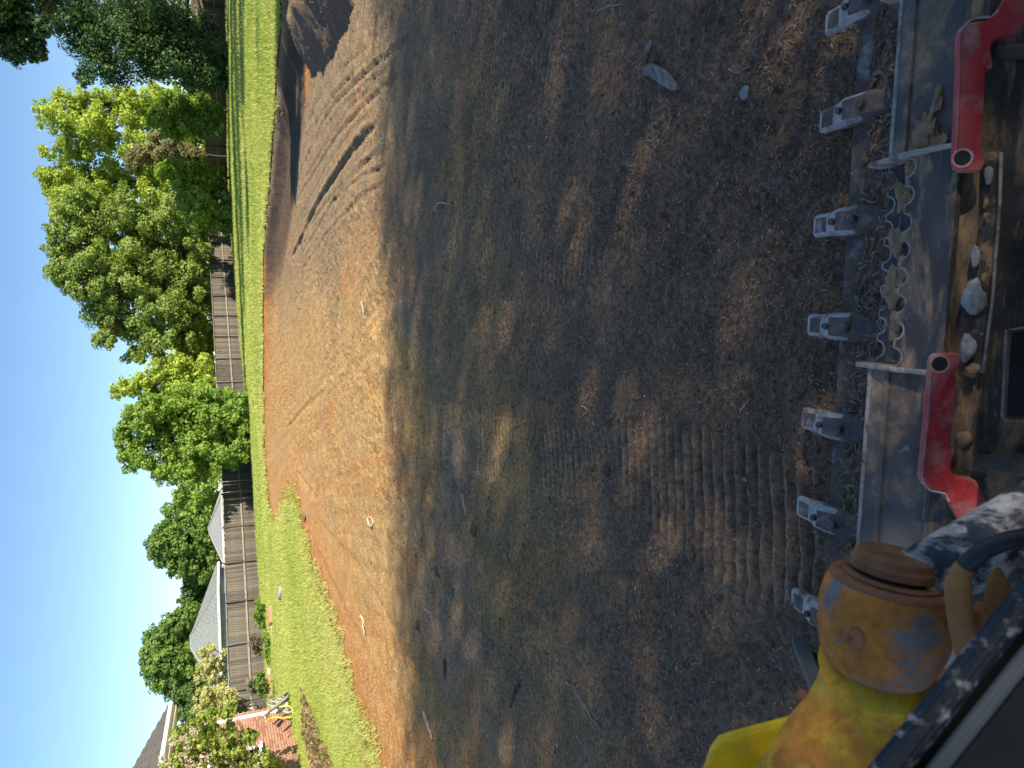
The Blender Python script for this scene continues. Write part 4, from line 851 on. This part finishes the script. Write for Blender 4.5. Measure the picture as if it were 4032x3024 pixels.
# clevis bars behind the levers
b_ = MB(); b_.prism([q(3790, 1790, -.02), q(3760, 1850, -.02), q(4300, 1905, -.02), q(4300, 1800, -.02)], QV * -.05); b_.build('clevis_bar', M['steel_lip'], LD, bevel=.006)
b_ = MB(); b_.prism([q(3905, 175, -.02), q(3890, 235, -.02), q(4300, 215, -.02), q(4300, 150, -.02)], QV * -.05); b_.build('clevis_bar', M['steel_lip'], LD, bevel=.006)
MB().tube([q(3765, 1730, -.02), q(3800, 1728, -.02), q(3812, 1740, -.02)], [.012, .016, .012], 10).build('bushing', M['steel_lip'], LD, smooth=True)
# locking bar between the levers, with dried lumps on it
lb = MB(); lb.prism([q(3905, 590, .0), q(3940, 598, .0), q(3935, 800, .0), q(3905, 1180, .0), q(3868, 1470, .0), q(3838, 1478, .0), q(3812, 1440, .0), q(3838, 1200, .0), q(3868, 850, .0), q(3872, 640, .0)], QV * -.028)
LB = lb.build('locking_bar', dirty('bar_black', (.07, .066, .062), TAN_DIRT, .44, 16, .5, 60, spots=((.55, .36, .2), 50, .64)), LD, bevel=.006)
lumps = [(3835, 1170, (.024, .040, .016), 'concrete_lump'), (3810, 1370, (.018, .030, .016), 'concrete_lump'), (3842, 1010, (.010, .026, .010), 'concrete_lump'), (3893, 690, (.009, .022, .008), 'concrete_lump'), (3824, 1458, (.015, .016, .013), 'clay_lump'), (3872, 1100, (.008, .016, .008), 'clay_lump'), (3882, 800, (.006, .012, .005), 'clay_lump'), (3880, 850, (.005, .009, .005), 'clay_lump')]
for i, (a, b, r, mt) in enumerate(lumps):
    o = blob('dried_lump', M[mt], LD, q(a, b, .008), (r[1] * .72, r[0] * .66, r[2] * .8), 70 + i, 4, .16); o.rotation_euler = (math.radians(50), 0, 0)
MB().tube([q(3942, 600, .002), q(3937, 800, .002), q(3907, 1180, .002), q(3870, 1468, .002)], .003, 6).build('bar_edge', M['steel_edge'], LD, smooth=True)
# red locking levers
def lever(px, hole, notch=None):
    face = [q(a, b, .035) for a, b in px]
    m = MB().prism(face, QV * -.022); o = m.build('lock_lever', M['red'], LD, bevel=.004, seg=2)
    c0 = q(*hole, .0365); e1 = (q(hole[0] + 10, hole[1], .0365) - c0).normalized(); e2 = QV.cross(e1)
    def ring(r, off): return [c0 + QV * off + (e1 * math.cos(t) + e2 * math.sin(t)) * r for t in [2 * math.pi * i / 20 for i in range(20)]]
    rg = MB(); A = ring(.0165, 0); B = ring(.0125, 0); D = ring(.0125, -.0015); k = 20
    rg.add(A + B + D, [[i, (i + 1) % k, k + (i + 1) % k, k + i] for i in range(k)] + [[k + i, k + (i + 1) % k, 2 * k + (i + 1) % k, 2 * k + i] for i in range(k)]); rg.build('hole_rim', M['red_edge'], o)
    MB().add(ring(.0125, -.0008), [list(range(20))]).build('hole', M['black'], o)
    # worn pale edge strip on the side that faces the bucket
    ed = MB(); n_ = len(px); lim = max(range(n_), key=lambda i: 0)
    return o
def z1(a, b): return (3100 + a / 2.074, b / 2.074)
L1 = [z1(*p) for p in [(1420, 1395), (1375, 1370), (1362, 1300), (1378, 1000), (1392, 640), (1398, 300), (1420, 235), (1480, 185), (1560, 165), (1640, 165), (1700, 110), (1780, -20), (1900, -200), (2100, -200), (2000, 80), (1930, 200), (1880, 270), (1740, 300), (1680, 335), (1660, 380), (1672, 470), (1685, 540), (1655, 568), (1622, 556), (1612, 800), (1590, 1100), (1583, 1210), (1600, 1270), (1618, 1320), (1590, 1385), (1540, 1400)]]
def z2(a, b): return (3000 + a / 1.843, 1300 + b / 1.843)
L2 = [z2(*p) for p in [(1262, 172), (1420, 166), (1448, 185), (1440, 240), (1412, 290), (1408, 420), (1390, 650), (1362, 830), (1368, 860), (1405, 858), (1402, 890), (1375, 960), (1372, 1010), (1400, 1062), (1520, 1078), (1560, 1100), (1590, 1160), (1640, 1260), (1700, 1400), (1480, 1480), (1400, 1330), (1345, 1230), (1320, 1175), (1270, 1162), (1210, 1150), (1168, 1110), (1150, 1050), (1165, 900), (1192, 640), (1208, 400), (1222, 230), (1235, 190)]]
lev1 = lever(L1, z1(1430, 1290)); lev2 = lever(L2, z2(1290, 245))
def edge_strip(pts, par):
    m = MB(); n_ = len(pts)
    for p, r in zip(pts[:-1], pts[1:]):
        a = q(*p, .022); b = q(*r, .022); m.bar(a, b, .0035, .026, up=tuple(QN))
    m.build('worn_edge', M['red_edge'], par, fix=False)
edge_strip(L1[0:11], lev1); edge_strip(L2[21:], lev2)
# tilt cylinder, its rusty pivot and the lift arm on the left
BC = np.array(md(3478, 2452, .93)); AX = Vector((1, -.03, -.10)).normalized()
def along(t): return Vector(BC) + AX * t
bs = MB(); bs.tube([along(-.068), along(-.060), along(-.042), along(-.012), along(.018), along(.042), along(.052), along(.056)], [.054, .063, .072, .079, .081, .078, .074, .068], 40); bs.build('pivot_boss', M['boss'], LD, smooth=True)
cp = MB(); cp.tube([along(.052), along(.0565), along(.060)], [.074, .074, .070], 40); cp.build('washer', M['rust'], LD, smooth=False, bevel=.002)
cp = MB(); cp.tube([along(.060), along(.065)], [.060, .060], 40); cp.build('washer', M['rust'], LD, bevel=.002)
cp = MB(); cp.tube([along(.065), along(.071)], [.045, .045], 30); cp.build('pin_groove', M['black'], LD)
cp = MB(); cp.tube([along(.071), along(.081), along(.084), along(.092), along(.0945)], [.052, .052, .049, .047, .043], 40); cp.build('pivot_pin', M['rust'], LD, bevel=.001)
zk = MB(); zp = Vector(md(3345, 2515, .845)); zd = (Vector(loc(CC)) - zp).normalized() * .4 + Vector((0, .1, .9)); zd.normalize()
zk.tube([zp - zd * .012, zp - zd * .002, zp], [.014, .010, .006], 10); zk.tube([zp, zp + zd * .012, zp + zd * .016, zp + zd * .02], [.0035, .0035, .0045, .002], 8); zk.build('grease_fitting', M['rust'], LD, smooth=True)
MB().tube([zp + zd * .016, zp + zd * .0215], [.0045, .003], 10).build('fitting_tip', M['steel_worn'], LD, smooth=True)
nk = MB(); nk.tube([along(-.06), Vector(md(3440, 2680, .95)), Vector(md(3415, 2760, .96)), Vector(md(3390, 2850, .965)), Vector(md(3340, 2960, .96)), Vector(md(3270, 3120, .95)), Vector(md(3150, 3400, .93))], [.070, .066, .066, .073, .082, .09, .1], 32); nk.build('lift_arm_neck', M['yellow'], LD, smooth=True)
PN = Vector(loc(CC) - md(3100, 2950, 1.0)).normalized()
pl = MB().prism([Vector(md(a, b, d)) for a, b, d in [(3190, 2795, 1.03), (2890, 2872, 1.08), (2825, 2895, 1.09), (2792, 2940, 1.09), (2762, 3030, 1.08), (2690, 3350, 1.05), (3500, 3350, .98), (3500, 2900, .98)]], -PN * .09); pl.build('lift_arm', M['yellow_clean'], LD, bevel=.012, seg=3)
MB().tube([Vector(md(3185, 2770, 1.02)), Vector(md(3160, 2755, 1.02)), Vector(md(3150, 2770, 1.02))], [.012, .016, .010], 12).build('bolt', M['rust'], LD, smooth=True)
cy = MB(); c0 = Vector(md(3560, 2330, .93)); c1 = Vector(md(4330, 1890, .86)); cy.tube([c0, c0.lerp(c1, .3), c0.lerp(c1, .6), c1], [.044, .043, .042, .042], 32); cy.build('tilt_cylinder', M['barrel'], LD, smooth=True)
hs = MB(); hp = [md(4300, 2090, .72), md(4032, 2118, .74), md(3935, 2140, .75), md(3850, 2185, .76), md(3792, 2245, .77), md(3772, 2320, .77), md(3782, 2420, .77), md(3800, 2520, .77), md(3830, 2640, .77)]
def smooth_pts(P, k=5):
    P = [Vector(p) for p in P]; out = []
    for i in range(len(P) - 1):
        a = P[max(i - 1, 0)]; b = P[i]; c_ = P[i + 1]; d = P[min(i + 2, len(P) - 1)]
        for j in range(k):
            t = j / k; out.append(.5 * ((2 * b) + (c_ - a) * t + (2 * a - 5 * b + 4 * c_ - d) * t * t + (3 * b - a - 3 * c_ + d) * t ** 3))
    return out + [P[-1]]
sp = smooth_pts(hp); hs.tube(sp[:21], .0095, 12); hs.build('hydraulic_hose', M['hose'], LD, smooth=True)
MB().tube(sp[19:], [.0105] * 4 + [.013] * (len(sp) - 23), 12).build('muddy_hose', M['mudclay'], LD, smooth=True)
MB().prism([Vector(md(a, b, .76)) for a, b in [(3880, 2400), (3895, 2290), (3905, 2275), (3912, 2240), (3932, 2225), (3948, 2240), (3990, 2330), (3990, 2450)]], -PN * .02).build('hose_bracket', M['mudclay'], LD, bevel=.006)
MB().tube([Vector(md(3870, 2480, .77)), Vector(md(3900, 2390, .775))], [.016, .014], 10).build('hose_fitting', M['mudclay'], LD, smooth=True)
dp = MB().prism([Vector(md(a, b, 1.0)) for a, b in [(3600, 2440), (3800, 2440), (3860, 2560), (3640, 2800), (3580, 2800)]], -PN * .006); DP = dp.build('decal_plate', M['decal'], LD)
for k, (a, b, c_, d_, mt) in enumerate([(3700, 2520, 3706, 2640, 'decal_y'), (3715, 2530, 3722, 2600, 'decal_y'), (3650, 2640, 3730, 2655, 'decal_y'), (3660, 2660, 3672, 2720, 'decal_y'), (3690, 2650, 3700, 2700, 'decal_y'), (3672, 2560, 3678, 2566, 'black'), (3672, 2590, 3678, 2600, 'black'), (3690, 2540, 3696, 2546, 'black'), (3715, 2620, 3722, 2626, 'black'), (3640, 2680, 3656, 2700, 'rust'), (3640, 2710, 3650, 2760, 'black')]):
    MB().prism([Vector(md(x_, y_, .9985)) for x_, y_ in [(a, b), (c_, b), (c_, d_), (a, d_)]], -PN * .001).build('decal_mark', M[mt], DP)
# front of the machine under the operator
MB().box((0, -1.42, .62), (1.3, .3, .75)).build('chassis_front', M['steel_black'], LD, bevel=.02)
# cab opening: spattered bar, rubber seal and trim at the lower left
def quadbar(name, pts, d0, d1, th, mat, bev):
    """pts: four pixel corners (near pair then far pair) at the given distances"""
    P = [Vector(md(a, b, d)) for (a, b), d in zip(pts, (d0, d0, d1, d1))]; n_ = (sum(P, Vector()) / 4 - Vector(loc(CC))).normalized()
    return MB().prism(P, n_ * th).build(name, mat, LD, bevel=bev, seg=3)
def line_pt(p, r, t): return (p[0] + (r[0] - p[0]) * t, p[1] + (r[1] - p[1]) * t)
U0, U1 = (3416, 3018), (4032, 2259); W0, W1 = (3595, 3024), (4032, 2475)
quadbar('cab_frame_bar', [line_pt(U0, U1, -.4), line_pt(W0, W1, -.55), line_pt(W0, W1, 1.6), line_pt(U0, U1, 1.4)], .50, .46, .05, M['cabbar'], .008)
S0, S1 = (3640, 3024), (4032, 2530)
quadbar('door_seal', [line_pt(W0, W1, -.55), line_pt(S0, S1, -.6), line_pt(S0, S1, 1.6), line_pt(W0, W1, 1.6)], .512, .472, .03, M['rubber'], .004)
T0_, T1_ = (3740, 3024), (4032, 2660)
quadbar('window_gasket', [line_pt(S0, S1, -.6), line_pt(T0_, T1_, -.8), line_pt(T0_, T1_, 1.8), line_pt(S0, S1, 1.6)], .50, .46, .03, M['trimgrey'], .009)
quadbar('door_panel', [line_pt(T0_, T1_, -.8), (4300, 3500), (4700, 2400), line_pt(T0_, T1_, 1.8)], .515, .475, .02, M['rubber'], .004)

# ------------------------------------------------------------------ things lying on the soil
def ground_pt(px, py, up=0.0):
    p = atz(px, py, 0.0); z = 0.0
    for _ in range(3):
        z = ground_z(p[0], p[1]); p = atz(px, py, z + up)
    return Vector(p)
def stick(name, label, pts, r, mat, group='roots and sticks lying on the soil', lift=.4, cat='stick', thin=None):
    P = smooth_pts([ground_pt(a, b, r * lift) for a, b in pts], 4); n_ = len(P); rnd = random.Random(len(label) + int(pts[0][0]))
    P = [p + Vector((rnd.gauss(0, r * .35), rnd.gauss(0, r * .35), abs(rnd.gauss(0, r * .3)))) for p in P]
    b0 = P[0].copy(); b0.z -= r * lift
    rad = [r * (1 - .55 * i / (n_ - 1)) * rnd.uniform(.85, 1.15) for i in range(n_)]
    m = MB(); m.tube([p - b0 for p in P], rad, 7); o = m.build(name, M[mat], smooth=True); o.location = b0; tag(o, label, cat, group); return o
stick('root', 'long pale peeled root lying left of the tread marks', [(2231, 2686), (2275, 2740), (2310, 2790), (2330, 2830), (2365, 2871)], .006, 'root_pale')
stick('stick', 'short thick dark curved stick at the left near the shade edge', [(2049, 2698), (2030, 2710), (2022, 2740), (2010, 2784)], .014, 'root_dark')
stick('root', 'hooked pale root near the middle of the shaded soil', [(2289, 1596), (2312, 1612), (2300, 1630), (2266, 1657)], .004, 'root_pale')
stick('stick', 'thin brown stick crossing the near tread marks', [(2500, 1740), (2521, 1778), (2550, 1839)], .005, 'root_pale')
stick('stick', 'pinkish brown twig lying along the near tread marks', [(2567, 1862), (2585, 1900), (2608, 1965)], .007, 'root_pale')
stick('root', 'branched white root on the dark soil just past the shade edge', [(1714, 827), (1718, 806), (1735, 800), (1771, 805)], .009, 'root_pale')
stick('root', 'pale wavy root at the right edge before the bucket', [(2353, 43), (2380, 30), (2405, 23), (2440, 18), (2475, 12)], .004, 'root_pale')
stick('root', 'fine wavy root nearest the rightmost visible teeth', [(2868, 272), (2903, 289), (2949, 263), (3007, 266), (3036, 289)], .0022, 'root_pale')
stick('twig', 'yellowish dry twig close ahead of the bucket teeth', [(2914, 1622), (2930, 1600), (2955, 1570)], .004, 'root_pale')
stick('stick', 'straight dark stick on the chips in mid foreground', [(2446, 1307), (2452, 1335), (2457, 1365)], .006, 'root_dark')
stick('stick', 'straight pale stick in the brown band of shaded soil', [(1824, 1948), (1830, 1990), (1836, 2030)], .016, 'root_pale')
stick('root', 'looped pale root on the sunlit tan soil', [(1448, 2040), (1452, 2060), (1463, 2074), (1470, 2060), (1464, 2042), (1450, 2036)], .016, 'root_pale')
stick('stick', 'long brown branch along the left part of the shade edge', [(1670, 2803), (1682, 2840), (1690, 2870), (1704, 2909)], .022, 'root_pale')
stick('stick', 'dark straight stick on the shade edge at left', [(1752, 2600), (1754, 2640), (1755, 2677)], .018, 'root_dark')
stick('stick', 'forked pale stick on sunlit soil near the left lawn', [(1420, 2425), (1429, 2441), (1432, 2470), (1434, 2499)], .016, 'root_pale')
stick('root', 'thin pale root trailing across sunlit orange patch', [(1423, 1190), (1430, 1215), (1432, 1245), (1440, 1255)], .010, 'root_pale')
stick('root', 'bent root at lower left corner of the shaded soil', [(2270, 2900), (2290, 2925), (2310, 2960), (2325, 3010)], .004, 'root_pale')
stick('root', 'curled pale root left of the shade edge stick', [(1675, 2400), (1690, 2410), (1700, 2435)], .012, 'root_pale')
def clump(name, label, px, r, mat, cat, seed, group=None, flat=.6, amp=.2):
    if cat == 'clod': r *= .62
    p = ground_pt(*px); o = blob(name, M[mat], None, p + Vector((0, 0, r * flat * .45)), (r, r * random.uniform(.7, 1.1), r * flat), seed, 4 if cat == 'clod' else 2, amp); o.rotation_euler = (0, 0, random.uniform(0, 6)); tag(o, label, cat, group); return o
clump('stone', 'angular rust brown stone on chips ahead of the third tooth gap', (3013, 770), .017, 'pebble', 'stone', 1, 'stones on the soil', .5)
clump('stone', 'flat grey stone right of the rust brown stone', (2937, 365), .024, 'stone', 'stone', 2, 'stones on the soil', .4)
clump('stone', 'pinkish stone among the left furrows beside the yellow arm', (2816, 2588), .014, 'pebble', 'stone', 3, 'stones on the soil')
clump('soil_clod', 'shaggy clod beside the near tread marks', (2335, 1838), .040, 'clod', 'clod', 4, 'clods on the soil', .7, .35)
clump('soil_clod', 'dark crumbly clod at the top of the tread marks', (2395, 1852), .045, 'clod', 'clod', 5, 'clods on the soil', .7, .35)
clump('soil_clod', 'lumpy clod right of the tread marks', (2405, 1654), .045, 'clod', 'clod', 6, 'clods on the soil', .7, .35)
clump('soil_clod', 'dark block half buried on the sunlit side of the shade edge', (1652, 2462), .085, 'clod', 'clod', 7, 'clods on the soil', .5, .3)
clump('soil_clod', 'dark clod in the shaded soil near the brown stick', (1870, 2090), .06, 'clod', 'clod', 8, 'clods on the soil', .6, .3)
clump('soil_clod', 'twiggy dark clod left of the shade edge', (1725, 2245), .07, 'clod', 'clod', 9, 'clods on the soil', .5, .35)
clump('soil_clod', 'small clod against the left lawn tip', (1203, 2040), .11, 'clod', 'clod', 10, 'clods on the soil', .6, .3)
for i, px in enumerate([(2489, 1385), (2622, 1457), (2746, 1330), (2871, 1399), (3137, 1211), (2787, 1573), (2923, 1541), (2174, 1130), (2868, 2784), (2700, 1385), (2405, 1345), (2560, 1350), (2780, 1320), (3190, 1215), (2650, 1495), (2830, 2750), (2910, 2770)]):
    clump('pebble', 'small orange brown clay pebble on the dark soil', px, .009 if i < 8 else .007, 'pebble', 'pebble', 20 + i, 'clay pebbles scattered before the bucket', .75)
def wood(name, label, px, th, lift):
    P = [ground_pt(a, b, lift + .012) for a, b in px]; b0 = P[0].copy(); b0.z = ground_z(b0.x, b0.y); m = MB(); m.prism([p - b0 for p in P], (0, 0, -th)); o = m.build(name, M['wood_grey'], bevel=.004); o.location = b0; tag(o, label, 'wood', 'split wood pieces on the soil')
wood('wood_shard', 'large grey split wood shard half buried in the soil', [(2522, 275), (2555, 247), (2600, 268), (2640, 305), (2668, 347), (2640, 356), (2600, 335), (2560, 305), (2530, 295)], .02, .012)
wood('wood_shard', 'narrow grey splinter just right of the large wood shard', [(2530, 210), (2545, 175), (2558, 152), (2560, 172), (2545, 205), (2535, 222)], .015, .010)
wood('wood_shard', 'small pale splinter left of the large wood shard', [(2392, 445), (2410, 428), (2422, 424), (2415, 436), (2398, 447)], .010, .004)
wood('wood_shard', 'flat pale flake on the near tread marks', [(2915, 1882), (2935, 1880), (2940, 1895), (2930, 1900)], .006, .004)

# ------------------------------------------------------------------ left yard bits
def yard_bits():
    p = Vector(atz(1112, 2335, .06)); o = blob('stone', M['stone'], None, (p.x, p.y, .10), (.36, .15, .11), 81, 3, .12); o.rotation_euler = (0, 0, math.radians(-35)); tag(o, 'long pale stone lying alone on the left lawn', 'stone')
    p = atz(1200, 2552, .05); o = MB().prism([(-.09, -.05, .05), (.06, -.07, .05), (.09, .04, .06), (-.05, .06, .05)], (0, 0, .008)).build('paper_scrap', M['white']); o.location = (p[0], p[1], 0.02); tag(o, 'white paper scrap on the left lawn', 'litter')
    # bed along the fence
    lobes = [([(555, 1300, 7), (560, 1312, 9), (553, 1325, 9), (560, 1340, 10), (566, 1352, 9), (573, 1315, 8)], 36.5, MID, 'leafy green shrub in the bed at the fence foot'),
             ([(548, 1392, 9), (552, 1405, 8), (545, 1378, 8), (562, 1385, 8), (560, 1410, 7)], 34.5, ((.17, .13, .09), (.34, .28, .2)), 'dry brown shrub in the bed at the fence foot'),
             ([(572, 1375, 8), (578, 1392, 9), (575, 1410, 9), (584, 1405, 8), (582, 1425, 8)], 33.0, MID, 'scraggly green plant in the middle of the bed'),
             ([(560, 1462, 9), (555, 1480, 9), (568, 1475, 10), (575, 1490, 9), (565, 1498, 8)], 30.0, ((.10, .2, .03), (.26, .38, .08)), 'fresh green plant by the pale edging block'),
             ([(545, 1470, 8), (540, 1485, 8), (535, 1475, 7), (547, 1495, 7)], 31.0, ((.26, .23, .19), (.45, .42, .36)), 'bare pale twiggy shrub against the fence near the house')]
    for i, (lb_, Y, pal, lab) in enumerate(lobes):
        b = aty(lb_[0][0] * 1.8228, np.mean([l[1] for l in lb_]) * 1.8228, Y); make_tree('bed_plant', lab, 'plant', (b[0], Y + .1), lb_, Y, *pal, leaf=.07, dens=.8, group='plants in the bed along the fence', seed=90 + i, trunk_r=.02, jitter=.1)
    for i, (a, b, lab, mt, dims) in enumerate([(1062, 2655, 'white edging block at the end of the plant bed', 'white', (.5, .25, .16)), (1068, 2700, 'terracotta edging brick beside the white block', 'terracotta', (1.2, .2, .18)), (1072, 2425, 'terracotta edging brick under the leafy green shrub', 'terracotta', (.9, .22, .22)), (1072, 2485, 'thin white edging strip in the plant bed', 'white', (.10, .5, .12))]):
        p = atz(a, b, .08); o = MB().box((0, 0, dims[2] / 2), dims).build('edging_block', M[mt], bevel=.015); o.location = (p[0], p[1], 0.01); o.rotation_euler = (0, 0, math.radians(62)); tag(o, lab, 'edging')
    # dry leaf litter by the house
    n = 900; px = RNG.uniform(-8.3, -7.0, n) ; py = RNG.uniform(13.2, 18.5, n); px = px - (py - 16) * .12; k = RNG.random(n)
    Cn = np.stack([px, py, ground_z(-8, 16) + .09 + RNG.random(n) * .05], 1); nn = RNG.normal(0, .5, (n, 3)) + np.array([0, 0, 1]); nn /= np.linalg.norm(nn, axis=1)[:, None]
    V, Q, CV = leaves(Cn, nn, .11, np.array((.16, .10, .06)) + np.array((.3, .22, .15)) * k[:, None], .6); tag(np_mesh('leaf_litter', V, Q, mat=M['leaf'], col=CV), 'patch of dry brown leaves on the lawn by the house', 'leaf litter', kind='stuff')
    # white flower heads on the tall shrub
    sh = [o for o in bpy.data.objects if o.name.startswith('tall_shrub')][0]; Cs = []
    for (a, b) in [(395, 1592), (372, 1603), (395, 1635), (420, 1580), (405, 1610), (365, 1655), (440, 1635), (430, 1655), (350, 1640), (410, 1650), (560, 1650), (545, 1530)]:
        c_ = aty(a * 1.8228, b * 1.8228, 18.0); d = RNG.normal(0, 1, (46, 3)); d /= np.linalg.norm(d, axis=1)[:, None]; Cs.append((c_ + d * .10, d))
    Cc = np.concatenate([c_[0] for c_ in Cs]) - np.array(sh.location); Nn = np.concatenate([c_[1] for c_ in Cs]); V, Q, CV = leaves(Cc, Nn, .055, np.tile(np.array((.62, .55, .47)), (len(Cc), 1)), .8); np_mesh('blossom', V, Q, mat=M['leaf'], col=CV, parent=sh)
    # hose cart of scrolled iron, tipped against the wall, and its hose
    ct = empty('hose_cart', (-9.35, 22.6, .0), 0); O = np.array((-9.35, 22.6, 0))
    def w(a, b, X=-9.3): return Vector(atx(a, b, X) - O)
    def zc(a, b): return (850 + a / 2.245, 2600 + b / 2.245)
    for X in (-9.15, -9.55):
        fr = MB(); pts = [w(*zc(*p), X) for p in [(412, 497), (470, 450), (560, 390), (620, 340), (662, 275)]]; fr.tube(pts, [.035, .05, .055, .05, .02], 6); fr.build('side_rail', M['cart'], ct, smooth=True)
    for (a, b, r, X) in [(505, 385, .14, -9.2), (540, 350, .15, -9.2), (575, 330, .10, -9.2), (545, 408, .075, -9.2), (590, 385, .07, -9.2), (510, 360, .09, -9.25)]:
        c_ = w(*zc(a, b), X); m = MB(); m.tube([c_ + Vector((.12 * math.sin(t) * r, math.cos(t) * r, math.sin(t) * r)) for t in [i * 2 * math.pi / 16 * .9 for i in range(17)]], .022, 6); m.build('scroll', M['cart'], ct, smooth=True)
    m = MB(); m.prism([w(*zc(*p), -9.35) for p in [(540, 405), (590, 400), (640, 430), (640, 470), (600, 440), (530, 465)]], (-.05, 0, 0)); m.build('leg', M['cart'], ct, bevel=.01)
    m = MB(); m.prism([w(*zc(*p), -9.32) for p in [(570, 330), (655, 262), (662, 300), (590, 375)]], (-.1, 0, 0)); m.build('seat_panel', M['dark'], ct)
    m = MB(); m.prism([w(*zc(*p), -9.4) for p in [(425, 470), (460, 432), (480, 440), (440, 490)]], (-.1, 0, 0)); m.build('tray', M['white'], ct)
    c_ = w(*zc(650, 445), -9.25)
    wh = MB(); wh.tube([c_ + Vector((0, math.cos(t) * .12, math.sin(t) * .12)) for t in [i * 2 * math.pi / 18 for i in range(19)]], .028, 6, False); WH = wh.build('wheel', M['cart'], ct, smooth=True)
    sp_ = MB()
    for i in range(4): t = i * math.pi / 4; sp_.bar(c_ + Vector((0, math.cos(t) * .11, math.sin(t) * .11)), c_ - Vector((0, math.cos(t) * .11, math.sin(t) * .11)), .02, .02)
    sp_.build('spokes', M['cart'], WH); MB().tube([c_ + Vector((-.05, 0, 0)), c_ + Vector((.03, 0, 0))], .04, 10).build('hub', M['dark'], WH)
    tag(ct, 'grey scrolled iron hose cart tipped against the brick wall', 'cart')
    hp_ = [atx(*zc(*p), -9.12) for p in [(560, 412), (610, 405), (650, 408), (672, 425), (682, 465), (670, 498), (600, 508), (530, 505), (480, 515), (440, 545)]]; m = MB(); b0 = Vector((hp_[5][0], hp_[5][1], 0)); m.tube([p - b0 for p in smooth_pts(hp_, 4)], .022, 7); o = m.build('garden_hose', M['yhose'], smooth=True); o.location = b0; tag(o, 'yellow garden hose looped over the iron cart', 'hose')
yard_bits()
